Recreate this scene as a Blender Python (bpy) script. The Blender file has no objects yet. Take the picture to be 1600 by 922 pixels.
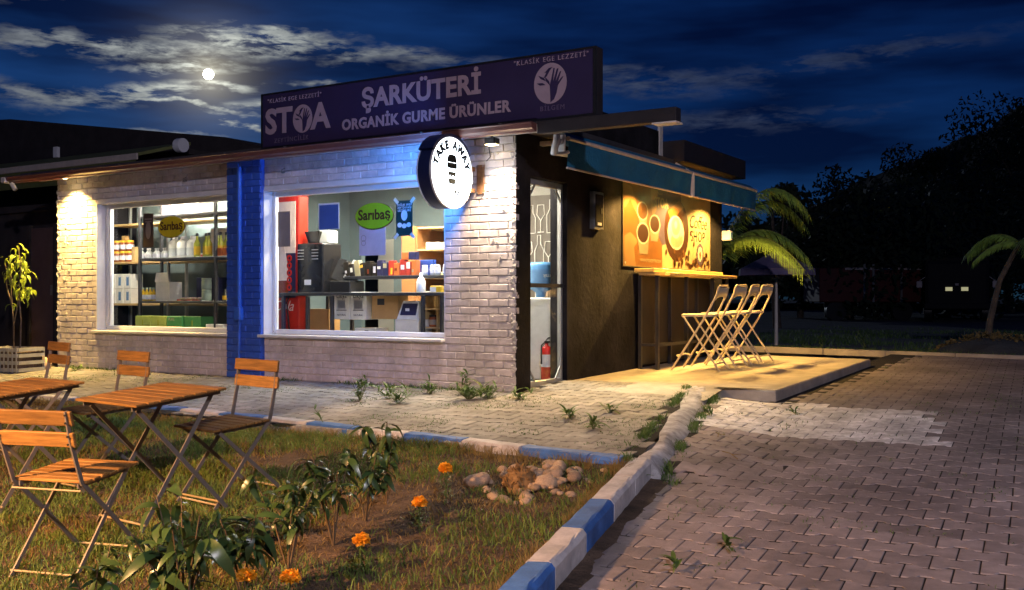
import bpy, math, random
import numpy as np
from mathutils import Matrix, Vector
random.seed(7); RNG = np.random.default_rng(11)
PI = math.pi; rad = math.radians
SC = bpy.context.scene
COL = SC.collection

# ------------------------------------------------------------------ camera
cam_data = bpy.data.cameras.new('camera'); cam = bpy.data.objects.new('camera', cam_data); COL.objects.link(cam)
cam.location = (5.087, -8.317, 0.907)
cam.rotation_euler = (rad(90), 0, rad(31.7))
cam_data.sensor_width = 36.0; cam_data.lens = 35.8
cam_data.shift_y = 5.0 / 1600.0
cam_data.clip_start = 0.05; cam_data.clip_end = 3000
SC.camera = cam

# ------------------------------------------------------------------ view
SC.view_settings.view_transform = 'Standard'; SC.view_settings.look = 'None'
SC.view_settings.exposure = 1.35; SC.view_settings.gamma = 1.0; SC.view_settings.use_curve_mapping = False

# ------------------------------------------------------------------ moonlit sky
MOON_AZ, MOON_EL = -48.3, 11.9           # degrees from +Y towards +X
W = bpy.data.worlds.new('World'); SC.world = W; W.use_nodes = True
wt = W.node_tree; wt.nodes.clear()
def wn(t, **k):
    n = wt.nodes.new(t)
    for a, b in k.items(): setattr(n, a, b)
    return n
def wl(a, b): wt.links.new(a, b)
def wmath(op, a, b=None, c=None, clamp=False):
    n = wn('ShaderNodeMath', operation=op); n.use_clamp = clamp
    for i, v in enumerate((a, b, c)):
        if v is None: continue
        if isinstance(v, (int, float)): n.inputs[i].default_value = v
        else: wl(v, n.inputs[i])
    return n.outputs[0]
def wmix(f, a, b, blend='MIX'):
    n = wn('ShaderNodeMix', data_type='RGBA', blend_type=blend)
    for s, v in ((n.inputs[0], f), (n.inputs[6], a), (n.inputs[7], b)):
        if isinstance(v, (int, float)): s.default_value = v
        elif isinstance(v, tuple): s.default_value = (*v, 1)
        else: wl(v, s)
    return n.outputs[2]
wtc = wn('ShaderNodeTexCoord'); wsep = wn('ShaderNodeSeparateXYZ'); wl(wtc.outputs['Generated'], wsep.inputs[0])
az = wmath('MULTIPLY', wmath('ARCTAN2', wsep.outputs[0], wsep.outputs[1]), 180 / PI)
el = wmath('MULTIPLY', wmath('ARCSINE', wsep.outputs[2]), 180 / PI)
def wnoise(sx, sy, scale, detail=6, rough=.6, off=0., dist=0.):
    cx = wn('ShaderNodeCombineXYZ'); wl(wmath('MULTIPLY_ADD', az, sx, off), cx.inputs[0]); wl(wmath('MULTIPLY', el, sy), cx.inputs[1]); cx.inputs[2].default_value = off
    n = wn('ShaderNodeTexNoise'); wl(cx.outputs[0], n.inputs['Vector']); n.inputs['Scale'].default_value = scale
    n.inputs['Detail'].default_value = detail; n.inputs['Roughness'].default_value = rough; n.inputs['Distortion'].default_value = dist
    return n.outputs[0]
warp1 = wnoise(.12, .3, 1.0, 3, .5, 3.1)
warp2 = wnoise(.5, 1.2, 1.0, 4, .55, 8.7)
elw = wmath('ADD', el, wmath('ADD', wmath('MULTIPLY_ADD', warp1, 1.6, -.8), wmath('MULTIPLY_ADD', warp2, .9, -.45)))
azw = wmath('ADD', az, wmath('MULTIPLY_ADD', warp2, 5.0, -2.5))
def blob(a0, e0, wa, we, slope=0., amp=1.):
    da = wmath('SUBTRACT', azw, a0)
    de = wmath('SUBTRACT', wmath('SUBTRACT', elw, e0), wmath('MULTIPLY', da, slope))
    q = wmath('ADD', wmath('POWER', wmath('ABSOLUTE', wmath('DIVIDE', da, wa)), 2.), wmath('POWER', wmath('ABSOLUTE', wmath('DIVIDE', de, we)), 2.))
    return wmath('MULTIPLY', wmath('EXPONENT', wmath('MULTIPLY', q, -1.)), amp)
blobs = [(-55, 13.0, 8, .45, .03, .9), (-45.2, 13.7, 4.2, .5, -.02, 1.25), (-38.5, 13.2, 6, .45, -.06, .8), (-49.5, 12.3, 2.6, .32, .05, 1.15),
         (-51.4, 10.9, 2.6, .42, .05, 1.15), (-47.7, 11.3, 1.8, .28, -.05, 1.0), (-50.5, 10.3, 4.5, .16, -.12, 1.0), (-46.2, 9.3, 2.2, .2, -.2, .9),
         (-57, 10.4, 4, .7, -.02, .75), (-44.2, 10.6, 2.4, .26, .12, .95), (-41.5, 11.7, 2.2, .18, .03, .8), (-51, 8.6, 2.8, .2, .02, .7), (-59, 14.9, 3, .4, 0, .7),
         (-25, 12.0, 7, .8, -.10, .62), (-14, 12.4, 8, .7, .10, .5), (-20, 9.6, 9, .6, .04, .5), (-31, 10.6, 5, .5, .12, .45), (30, 14, 14, 2, 0, .3), (90, 13, 20, 2.2, 0, .3), (-110, 13, 20, 2, 0, .4), (170, 14, 25, 2, 0, .3)]
dens = None
for b in blobs:
    v = blob(*b); dens = v if dens is None else wmath('MAXIMUM', dens, v)
wisp = wnoise(.30, 1.25, 1.5, 9, .62, 1.7, .25)
dens = wmath('MULTIPLY', dens, wmath('MULTIPLY_ADD', wisp, 5.4, -2.1, True))
dens = wmath('SMOOTHSTEP', .08, .75, dens) if False else wmath('MULTIPLY_ADD', dens, 1.5, -.12, True)
# how strongly the moon shines through the cloud at each angle from it
md = Vector((math.sin(rad(MOON_AZ)) * math.cos(rad(MOON_EL)), math.cos(rad(MOON_AZ)) * math.cos(rad(MOON_EL)), math.sin(rad(MOON_EL))))
dt = wn('ShaderNodeVectorMath', operation='DOT_PRODUCT'); wl(wtc.outputs['Generated'], dt.inputs[0]); dt.inputs[1].default_value = md
ang = wmath('MULTIPLY', wmath('ARCCOSINE', wmath('MINIMUM', dt.outputs['Value'], .999999)), 180 / PI)
near = wmath('EXPONENT', wmath('DIVIDE', ang, -4.2))
halo = wmath('EXPONENT', wmath('DIVIDE', ang, -1.1))
wide = wmath('EXPONENT', wmath('DIVIDE', ang, -15.))
sky = wn('ShaderNodeTexSky', sky_type='NISHITA'); sky.sun_disc = False
sky.sun_elevation = rad(MOON_EL); sky.sun_rotation = rad(MOON_AZ); sky.altitude = 0; sky.air_density = 1.0; sky.dust_density = .2; sky.ozone_density = 4.0
night = wmix(1.0, sky.outputs[0], (.0007, .0026, .0074), 'MULTIPLY')
dark = wmath('MULTIPLY_ADD', wnoise(.05, .28, 1.0, 4, .55, 5.2), 3.4, -1.15, True)
night = wmix(dark, night, wmix(1.0, night, (.22, .2, .26), 'MULTIPLY'))
lit = wmix(near, (.012, .018, .036), (.46, .49, .42))
lit = wmix(wmath('MULTIPLY', wide, .35, None, True), lit, (.11, .115, .135))
edge = wmath('MULTIPLY_ADD', wnoise(.6, 2.2, 1.3, 6, .6, 9.4), 2.2, -.45, True)
lit = wmix(edge, wmix(1.0, lit, (.30, .32, .4), 'MULTIPLY'), lit)
skycol = wmix(wmath('MINIMUM', dens, 1.), night, lit)
hn = wn('ShaderNodeMix', data_type='RGBA', blend_type='ADD'); hn.inputs[0].default_value = 1
wl(skycol, hn.inputs[6]); wl(wmix(halo, (0, 0, 0), (.22, .20, .14)), hn.inputs[7])
bg = wn('ShaderNodeBackground'); wl(hn.outputs[2], bg.inputs[0]); bg.inputs[1].default_value = 1.0
wo = wn('ShaderNodeOutputWorld'); wl(bg.outputs[0], wo.inputs[0])

# the one far light: the moon, behind the shop
sun_d = bpy.data.lights.new('moonlight', 'SUN'); sun_d.energy = .09; sun_d.angle = rad(.5); sun_d.color = (.75, .86, 1)
sun = bpy.data.objects.new('moonlight', sun_d); COL.objects.link(sun)
sun.rotation_euler = md.to_track_quat('Z', 'Y').to_euler()

# ------------------------------------------------------------------ helpers
MATS = {}
def M(name, col=(.5, .5, .5), rough=.7, var=.12, scale=6., bump=0., bscale=60., metal=0., spec=.4, rnd=0., coat=0., trans=0., col2=None, scale3=None, dist=.02, stain=0., sscale=1.3):
    m = bpy.data.materials.new(name); m.use_nodes = True; t = m.node_tree; N = t.nodes; L = t.links
    p = N['Principled BSDF']
    p.inputs['Roughness'].default_value = rough; p.inputs['Metallic'].default_value = metal
    p.inputs['Specular IOR Level'].default_value = spec; p.inputs['Coat Weight'].default_value = coat
    tc = N.new('ShaderNodeTexCoord')
    vec = tc.outputs['Object']
    if scale3:
        mp = N.new('ShaderNodeMapping'); mp.inputs['Scale'].default_value = scale3; L.new(vec, mp.inputs[0]); vec = mp.outputs[0]
    oi = N.new('ShaderNodeObjectInfo')
    ad = N.new('ShaderNodeVectorMath'); ad.operation = 'ADD'; L.new(vec, ad.inputs[0])
    if rnd:
        ml = N.new('ShaderNodeMath'); ml.operation = 'MULTIPLY'; ml.inputs[1].default_value = 37.; L.new(oi.outputs['Random'], ml.inputs[0]); L.new(ml.outputs[0], ad.inputs[1])
    nz = N.new('ShaderNodeTexNoise'); nz.inputs['Scale'].default_value = scale; nz.inputs['Detail'].default_value = 6; nz.inputs['Roughness'].default_value = .62
    L.new(ad.outputs[0], nz.inputs['Vector'])
    c1 = tuple(max(0, c * (1 - var)) for c in col); c2 = col2 or tuple(min(1, c * (1 + var)) for c in col)
    cr = N.new('ShaderNodeValToRGB'); cr.color_ramp.elements[0].position = .32; cr.color_ramp.elements[1].position = .68
    cr.color_ramp.elements[0].color = (*c1, 1); cr.color_ramp.elements[1].color = (*c2, 1)
    L.new(nz.outputs[0], cr.inputs[0]); out = cr.outputs[0]
    if rnd:
        hs = N.new('ShaderNodeHueSaturation'); mr = N.new('ShaderNodeMapRange'); mr.inputs[3].default_value = 1 - rnd; mr.inputs[4].default_value = 1 + rnd
        L.new(oi.outputs['Random'], mr.inputs[0]); L.new(mr.outputs[0], hs.inputs['Value']); L.new(out, hs.inputs['Color']); out = hs.outputs[0]
    if stain:                                             # broad blotches of dirt, laid over the whole surface in metres
        ge = N.new('ShaderNodeNewGeometry'); sn = N.new('ShaderNodeTexNoise'); sn.inputs['Scale'].default_value = sscale; sn.inputs['Detail'].default_value = 7; sn.inputs['Roughness'].default_value = .68
        L.new(ge.outputs['Position'], sn.inputs['Vector']); sr = N.new('ShaderNodeMapRange'); sr.inputs[1].default_value = .40; sr.inputs[2].default_value = .66; sr.inputs[3].default_value = 1 - stain; sr.inputs[4].default_value = 1.08
        L.new(sn.outputs[0], sr.inputs[0]); sv = N.new('ShaderNodeHueSaturation'); L.new(sr.outputs[0], sv.inputs['Value']); L.new(out, sv.inputs['Color']); out = sv.outputs[0]
    L.new(out, p.inputs['Base Color'])
    if bump:
        b = N.new('ShaderNodeBump'); b.inputs['Strength'].default_value = bump; b.inputs['Distance'].default_value = dist
        n2 = N.new('ShaderNodeTexNoise'); n2.inputs['Scale'].default_value = bscale; n2.inputs['Detail'].default_value = 5; n2.inputs['Roughness'].default_value = .65
        L.new(ad.outputs[0], n2.inputs['Vector']); L.new(n2.outputs[0], b.inputs['Height']); L.new(b.outputs[0], p.inputs['Normal'])
    if trans:
        p.inputs['Transmission Weight'].default_value = trans
    MATS[name] = m
    return m
def EM(name, col, s):
    m = bpy.data.materials.new(name); m.use_nodes = True; t = m.node_tree; t.nodes.clear()
    e = t.nodes.new('ShaderNodeEmission'); e.inputs[0].default_value = (*col, 1); e.inputs[1].default_value = s
    o = t.nodes.new('ShaderNodeOutputMaterial'); t.links.new(e.outputs[0], o.inputs[0]); MATS[name] = m; return m
def GLASS(name, tint=(1, 1, 1), gl=1.0):
    m = bpy.data.materials.new(name); m.use_nodes = True; t = m.node_tree; t.nodes.clear()
    a = t.nodes.new('ShaderNodeBsdfTransparent'); a.inputs[0].default_value = (*tint, 1)
    g = t.nodes.new('ShaderNodeBsdfGlossy'); g.inputs['Roughness'].default_value = .02; g.inputs[0].default_value = (gl, gl, gl, 1)
    lw = t.nodes.new('ShaderNodeLayerWeight'); lw.inputs[0].default_value = .5; pw = t.nodes.new('ShaderNodeMath'); pw.operation = 'POWER'; pw.inputs[1].default_value = 5; t.links.new(lw.outputs['Facing'], pw.inputs[0])
    fr = t.nodes.new('ShaderNodeMath'); fr.operation = 'MULTIPLY_ADD'; fr.inputs[1].default_value = .9; fr.inputs[2].default_value = .03; t.links.new(pw.outputs[0], fr.inputs[0])
    mx = t.nodes.new('ShaderNodeMixShader'); o = t.nodes.new('ShaderNodeOutputMaterial')
    t.links.new(fr.outputs[0], mx.inputs[0]); t.links.new(a.outputs[0], mx.inputs[1]); t.links.new(g.outputs[0], mx.inputs[2]); t.links.new(mx.outputs[0], o.inputs[0])
    MATS[name] = m; return m

def rotm(rx=0, ry=0, rz=0):
    return Matrix.Rotation(rz, 4, 'Z') @ Matrix.Rotation(ry, 4, 'Y') @ Matrix.Rotation(rx, 4, 'X')
class MB:
    """collects simple solids into one mesh"""
    def __init__(s): s.v = []; s.f = []; s.sm = []
    def add(s, vs, fs, mat=None, smooth=False):
        o = len(s.v)
        if mat is not None: vs = [mat @ Vector(v) for v in vs]
        s.v += [tuple(v) for v in vs]; s.f += [tuple(i + o for i in f) for f in fs]; s.sm += [smooth] * len(fs); return s
    def box(s, x0, x1, y0, y1, z0, z1, mat=None, b=0.):
        if b <= 0:
            vs = [(x, y, z) for x in (x0, x1) for y in (y0, y1) for z in (z0, z1)]
            return s.add(vs, [(0, 1, 3, 2), (4, 6, 7, 5), (0, 4, 5, 1), (2, 3, 7, 6), (0, 2, 6, 4), (1, 5, 7, 3)], mat)
        b = min(b, .45 * min(x1 - x0, y1 - y0, z1 - z0))
        vs = []; idx = {}
        for i, x in enumerate((x0, x1)):
            for j, y in enumerate((y0, y1)):
                for k, z in enumerate((z0, z1)):
                    sx, sy, sz = (b, -b)[i], (b, -b)[j], (b, -b)[k]
                    idx[i, j, k, 0] = len(vs); vs.append((x, y + sy, z + sz))
                    idx[i, j, k, 1] = len(vs); vs.append((x + sx, y, z + sz))
                    idx[i, j, k, 2] = len(vs); vs.append((x + sx, y + sy, z))
        I = idx; fs = []
        fs.append((I[0,0,0,0], I[0,0,1,0], I[0,1,1,0], I[0,1,0,0])); fs.append((I[1,0,0,0], I[1,1,0,0], I[1,1,1,0], I[1,0,1,0]))
        fs.append((I[0,0,0,1], I[1,0,0,1], I[1,0,1,1], I[0,0,1,1])); fs.append((I[0,1,0,1], I[0,1,1,1], I[1,1,1,1], I[1,1,0,1]))
        fs.append((I[0,0,0,2], I[0,1,0,2], I[1,1,0,2], I[1,0,0,2])); fs.append((I[0,0,1,2], I[1,0,1,2], I[1,1,1,2], I[0,1,1,2]))
        for j in (0, 1):
            for k in (0, 1):
                q = [I[0,j,k,1], I[1,j,k,1], I[1,j,k,2], I[0,j,k,2]]; fs.append(tuple(q if j == k else q[::-1])) if False else fs.append(tuple(q))
        for i in (0, 1):
            for k in (0, 1): fs.append((I[i,0,k,0], I[i,1,k,0], I[i,1,k,2], I[i,0,k,2]))
            for j in (0, 1): fs.append((I[i,j,0,0], I[i,j,1,0], I[i,j,1,1], I[i,j,0,1]))
        for i in (0, 1):
            for j in (0, 1):
                for k in (0, 1): fs.append((I[i,j,k,0], I[i,j,k,1], I[i,j,k,2]))
        return s.add(vs, fs, mat)
    def cyl(s, p0, p1, r0, r1=None, n=12, caps=True, mat=None, smooth=True):
        r1 = r0 if r1 is None else r1
        p0 = Vector(p0); p1 = Vector(p1); d = (p1 - p0).normalized(); a = d.orthogonal().normalized(); b = d.cross(a)
        vs = [p0 + (a * math.cos(t) + b * math.sin(t)) * r0 for t in [2 * PI * i / n for i in range(n)]]
        vs += [p1 + (a * math.cos(t) + b * math.sin(t)) * r1 for t in [2 * PI * i / n for i in range(n)]]
        s.add(vs, [(i, (i + 1) % n, n + (i + 1) % n, n + i) for i in range(n)], mat, smooth)
        if caps: s.add(vs, [tuple(range(n))[::-1], tuple(range(n, 2 * n))], mat)
        return s
    def tube(s, pts, r, n=8, mat=None, r1=None, caps=True):
        P = [Vector(p) for p in pts]; vs = []; up = None
        for i, p in enumerate(P):
            d = (P[min(i + 1, len(P) - 1)] - P[max(i - 1, 0)]).normalized()
            if up is None: up = d.orthogonal().normalized()
            a = (up - d * up.dot(d)).normalized(); b = d.cross(a); up = a
            rr = r if r1 is None else r + (r1 - r) * i / (len(P) - 1)
            vs += [p + (a * math.cos(2 * PI * k / n) + b * math.sin(2 * PI * k / n)) * rr for k in range(n)]
        m = len(P)
        s.add(vs, [(i * n + k, i * n + (k + 1) % n, (i + 1) * n + (k + 1) % n, (i + 1) * n + k) for i in range(m - 1) for k in range(n)], mat, True)
        if caps: s.add(vs, [tuple(range(n))[::-1], tuple(range((m - 1) * n, m * n))], mat)
        return s
    def bar(s, p0, p1, w, t, up=(0, 0, 1), mat=None):
        """flat bar from p0 to p1, w across, t thick"""
        p0 = Vector(p0); p1 = Vector(p1); d = (p1 - p0).normalized(); u = Vector(up); a = d.cross(u).normalized(); b = a.cross(d)
        vs = [p + a * i * w / 2 + b * j * t / 2 for p in (p0, p1) for i, j in ((-1, -1), (1, -1), (1, 1), (-1, 1))]
        return s.add(vs, [(3, 2, 1, 0), (4, 5, 6, 7), (0, 1, 5, 4), (1, 2, 6, 5), (2, 3, 7, 6), (3, 0, 4, 7)], mat)
    def lathe(s, prof, n=16, c=(0, 0, 0), mat=None, axis='z'):
        vs = []
        for r, z in prof:
            for k in range(n):
                t = 2 * PI * k / n; vs.append((c[0] + r * math.cos(t), c[1] + r * math.sin(t), c[2] + z))
        m = len(prof)
        s.add(vs, [(i * n + k, i * n + (k + 1) % n, (i + 1) * n + (k + 1) % n, (i + 1) * n + k) for i in range(m - 1) for k in range(n)], mat, True)
        if prof[0][0] > 1e-5: s.add(vs, [tuple(range(n))[::-1]], mat)
        if prof[-1][0] > 1e-5: s.add(vs, [tuple(range((m - 1) * n, m * n))], mat)
        return s
    def prism(s, poly, z0, z1, mat=None):
        n = len(poly); vs = [(x, y, z0) for x, y in poly] + [(x, y, z1) for x, y in poly]
        return s.add(vs, [tuple(range(n))[::-1], tuple(range(n, 2 * n))] + [(i, (i + 1) % n, n + (i + 1) % n, n + i) for i in range(n)], mat)
    def ell(s, c, rx, ry, z, n=28, mat=None, t=.002):
        poly = [(c[0] + rx * math.cos(2 * PI * i / n), c[1] + ry * math.sin(2 * PI * i / n)) for i in range(n)]
        return s.prism(poly, z, z + t, mat)
    def ring(s, c, r0, r1, z, n=40, mat=None, sx=1., t=.002):
        vs = [(c[0] + sx * r * math.cos(2 * PI * i / n), c[1] + r * math.sin(2 * PI * i / n), z + h) for h in (0, t) for r in (r0, r1) for i in range(n)]
        fs = []
        for i in range(n):
            j = (i + 1) % n
            fs += [(2*n+i, 3*n+i, 3*n+j, 2*n+j), (i, j, n+j, n+i), (n+i, n+j, 3*n+j, 3*n+i), (i, 2*n+i, 2*n+j, j)]
        return s.add(vs, fs, mat)
    def mesh(s, name, mat=None):
        me = bpy.data.meshes.new(name); me.from_pydata(s.v, [], s.f)
        me.polygons.foreach_set('use_smooth', s.sm); me.update()
        if mat: me.materials.append(MATS[mat] if isinstance(mat, str) else mat)
        return me
    def build(s, name, mat=None, parent=None, loc=None, rot=None):
        return link(name, s.mesh(name, mat), parent, loc, rot)
def link(name, me, parent=None, loc=None, rot=None):
    o = bpy.data.objects.new(name, me); COL.objects.link(o)
    if parent: o.parent = parent
    if loc is not None: o.location = loc
    if rot is not None: o.rotation_euler = rot
    return o
def tag(o, label, cat, group=None):
    o['label'] = label; o['category'] = cat
    if group: o['group'] = group
    return o
def thing(name, label, cat, loc=(0, 0, 0), rz=0., group=None, rx=0.):
    o = link(name, None); o.empty_display_size = .1; o.location = loc; o.rotation_euler = (rx, 0, rz); return tag(o, label, cat, group)
def struct(o): o['kind'] = 'structure'; return o
def stuff(o): o['kind'] = 'stuff'; return o
def dup(root, loc=None, rot=None, label=None, parent=None):
    r = root.copy(); COL.objects.link(r)
    if parent: r.parent = parent
    if loc is not None: r.location = loc
    if rot is not None: r.rotation_euler = rot
    if label: r['label'] = label
    for ch in root.children: dup(ch, parent=r)
    return r
def text(name, s, size, mat, parent, loc, rot=(PI / 2, 0, 0), bold=0., ext=.002, sx=1., sp=1., align='CENTER', shear=0., curve=None):
    c = bpy.data.curves.new(name, 'FONT'); c.body = s; c.size = size; c.align_x = align; c.align_y = 'CENTER'; c.extrude = ext; c.offset = bold
    c.space_character = sp; c.shear = shear; c.resolution_u = 3
    t = bpy.data.objects.new('tmp', c); COL.objects.link(t)
    dg = bpy.context.evaluated_depsgraph_get(); me = bpy.data.meshes.new_from_object(t.evaluated_get(dg))
    bpy.data.objects.remove(t); me.materials.clear(); me.materials.append(MATS[mat])
    o = link(name, me, parent, loc, rot); o.scale = (sx, 1, 1); return o
def lamp(name, kind, loc, energy, col, parent=None, **k):
    d = bpy.data.lights.new(name, kind); d.energy = energy; d.color = col
    for a, b in k.items(): setattr(d, a, b)
    o = bpy.data.objects.new(name, d); COL.objects.link(o); o.location = loc
    if parent: o.parent = parent
    return o

# ------------------------------------------------------------------ heights of the sloping site
def STX(x, y):                                              # the yard ramps up a little to meet the walk
    if not -2.35 < y < 1.0: return ST(y)
    d = x - (2.42 - (y + 2.40) * .265); return ST(y) + .072 * max(0., min(1., 1 - d / .8)) * min(1., (y + 2.35) / .25, (1.0 - y) / .25)
def G(y): return .053 * y                                   # pavement in front of the shop
def GD(y): return -.165 + .075 * (y + 2.2)                  # garden bed
def ST(y): return (.053 * y - .11) if y < 1.1 else (-.0517 + .02 * (min(y, 8) - 1.1))   # paved yard
def SL(y): return .045 + .0175 * (y - 1.05)                 # concrete terrace

# ------------------------------------------------------------------ materials
M('brick_white', (.57, .525, .555), .62, .12, 14, .35, 55, rnd=.08, dist=.006, stain=.3, sscale=2.2)
M('brick_blue', (.03, .09, .42), .5, .15, 10, .3, 55, rnd=.1, dist=.006)
M('mortar_white', (.5, .48, .47), .8, .15, 10, .6, 70)
M('mortar_blue', (.028, .085, .40), .6, .15, 10, .5, 70)
M('trim_white', (.62, .61, .62), .45, .08, 5, .12, 30)
M('pvc_white', (.72, .72, .73), .3, .03, 5)
M('marble', (.62, .6, .58), .35, .14, 3, .1, 40)
M('plaster_dark', (.020, .018, .021), .92, .5, 2.2, .55, 16, spec=.12, dist=.014, stain=.5, sscale=1.6)
M('charcoal_paint', (.032, .03, .042), .6, .25, 5, .5, 30)
M('wall_inside', (.11, .15, .16), .7, .08, 3, .1, 40)
M('wall_inside_pale', (.30, .29, .26), .7, .06, 3)
M('ceiling_white', (.7, .68, .62), .8, .04, 3)
M('floor_tile', (.52, .5, .46), .35, .1, 3)
M('gutter_brown', (.13, .05, .045), .35, .12, 8, .05, 40)
M('gutter_cap', (.6, .55, .5), .5)
M('fascia_dark', (.022, .018, .02), .6, .2, 6, .2, 30)
M('roof_sheet', (.05, .045, .045), .6, .2, 4)
M('metal_dark', (.03, .03, .035), .4, .2, 20, .15, 90, spec=.5)
M('metal_grey', (.22, .22, .22), .4, .15, 20, metal=.6)
M('metal_light', (.5, .5, .5), .35, .1, 20, metal=.7)
M('aluminium', (.42, .42, .42), .38, .08, 12, metal=.5)
M('sign_navy', (.030, .020, .065), .5, .12, 2, .03, 20)
M('sign_letter', (.34, .25, .30), .6, .08, 10)
M('sign_letter_dim', (.12, .09, .15), .6, .08, 10)
M('black', (.012, .012, .014), .45, .2, 12)
M('black_gloss', (.012, .012, .014), .2, .2, 12)
M('rust', (.16, .08, .04), .7, .35, 25, .3, 60)
M('awning_teal', (.006, .11, .22), .75, .12, 3, .35, 6, dist=.05)
M('awning_bar', (.5, .42, .36), .4, .1, 10)
M('plastic_white', (.7, .7, .72), .35, .05, 8)
M('conduit_blue', (.04, .13, .5), .4, .1, 10)
GLASS('glass_pane', (.97, .985, .98), .75)
EM('lamp_warm', (1, .72, .3), 14)
EM('lamp_white', (1, .93, .78), 9)

# ------------------------------------------------------------------ the shop
H = 2.47; XL = -7.13; DEP = 5.62
shop = thing('deli_shop', 'single-storey corner shop with painted brick front, two display windows and charcoal side wall', 'shop')
W1 = (-6.30, -3.88, .50, 2.12); W2 = (-3.34, -.85, .50, 2.12)
CX0, CX1 = -3.88, -3.34; COLY = -.055
w = MB(); yb0, yb1 = .0065, .21
w.box(XL, W1[0], yb0, yb1, -.1, H); w.box(W1[0], W1[1], yb0, yb1, -.1, W1[2] - .03); w.box(W1[0], W1[1], yb0, yb1, W1[3], H)
w.box(W2[0], W2[1], yb0, yb1, -.1, W2[2] - .03); w.box(W2[0], W2[1], yb0, yb1, W2[3], H); w.box(W2[1], -.012, yb0, yb1, -.1, H)
fw = w.build('front_wall', 'mortar_white', shop)
cb = MB().box(CX0, CX1, COLY + .0065, yb1, -.1, H); colm = cb.build('column', 'mortar_blue', shop); colm['label'] = 'projecting brick pier painted deep blue'
# smooth rendered reveals and a rendered strip round the openings
rv = MB()
for (a, b_, c, d) in (W1, W2):
    rv.box(a - .012, a + .008, -.012, .2, c - .03, d + .012)
    rv.box(a + .008, b_ - .001, -.012, .2, d - .008, d + .045)
    rv.box(b_ - .001, b_ + .012, .002, .2, c - .03, d)
rv.build('window_reveal', 'trim_white', shop)
# bricks: chamfered, slightly uneven; alike pieces share their mesh
CH = .0749; BL = .2228; JT = .0095
BR = {}
def brick_mesh(length, mat, variant):
    key = (round(length, 2), mat, variant)
    if key not in BR:
        r = random.Random(hash((round(length * 100), variant)) % 9999)
        b = MB().box(-key[0] / 2, key[0] / 2, -.004, .05, -(CH - JT) / 2, (CH - JT) / 2, b=.0045)
        b.v = [(x + r.uniform(-.0015, .0015), y + r.uniform(-.0012, .0008), z + r.uniform(-.0014, .0014)) for x, y, z in b.v]
        BR[key] = b.mesh('brick', mat)
    return BR[key]
bricks = []
br = random.Random(3)
def course(x0, x1, z, y, mat, off, par):
    x = x0 - off
    while x < x1 - .02:
        a, b_ = max(x, x0), min(x + BL - JT, x1)
        if b_ - a > .035: bricks.append((a, b_, z, y + br.uniform(-.002, .002), mat, par))
        x += BL
ncourse = int(H / CH)
for i in range(-1, ncourse + 1):
    zc = (i + .5) * CH; off = (.5 * BL if i % 2 else 0.) + .03
    if zc > H - .02: continue
    segs = []
    inz = W1[2] - .055 < zc < W1[3] + .06
    if inz: segs += [(XL, W1[0] - .014), (W2[1] + .014, -.002)]
    else: segs += [(XL, CX0 - .004), (CX1 + .004, -.002)]
    for a, b_ in segs: course(a, b_, zc, 0, 'brick_white', off, fw)
    course(CX0, CX1, zc, COLY, 'brick_blue', off * .9, colm)
CAMP = Vector((5.087, -8.317, .907))
bricks.sort(key=lambda q: (Vector(((q[0] + q[1]) / 2, 0, q[2])) - CAMP).length / (max(.06, q[1] - q[0]) ** .25))
for a, b_, z, y, mat, par in bricks[:300]:
    o = link('brick', brick_mesh(b_ - a, mat, br.randrange(4)), par, ((a + b_) / 2, y, z), (br.uniform(-.006, .006), br.uniform(-.003, .003), br.uniform(-.004, .004)))
rest = {'brick_white': MB(), 'brick_blue': MB()}
for a, b_, z, y, mat, par in bricks[300:]:
    me = brick_mesh(b_ - a, mat, br.randrange(4))
    T = Matrix.Translation(((a + b_) / 2, y, z)) @ rotm(br.uniform(-.006, .006), br.uniform(-.003, .003), br.uniform(-.004, .004))
    rest[mat].add([v.co.copy() for v in me.vertices], [tuple(p.vertices) for p in me.polygons], T)
stuff(rest['brick_white'].build('brickwork', 'brick_white', shop))
if rest['brick_blue'].v: stuff(rest['brick_blue'].build('painted_brickwork', 'brick_blue', shop))
# torn render along the brick ends (the rough plaster scraps on both corners)
def scraps(name, x0, x1, n, seed):
    r = random.Random(seed); b = MB()
    for _ in range(n):
        x = r.uniform(x0, x1); z = r.uniform(.02, H - .1); s = r.uniform(.006, .02)
        b.add([(x + math.cos(t) * s * r.uniform(.6, 1.7), -.005 - .006 * (k % 2), z + math.sin(t) * s * r.uniform(.6, 2.2)) for k, t in enumerate([i * PI / 3 for i in range(6)])] + [(x, -.016, z)],
              [(i, (i + 1) % 6, 6) for i in range(6)])
    stuff(b.build(name, 'mortar_white', shop))
scraps('plaster_scrap', XL, XL + .05, 90, 1); scraps('plaster_scrap', -.05, -.01, 110, 2); scraps('plaster_scrap', -.28, -.05, 26, 5); scraps('plaster_scrap', XL + .05, XL + .3, 30, 6)

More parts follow.
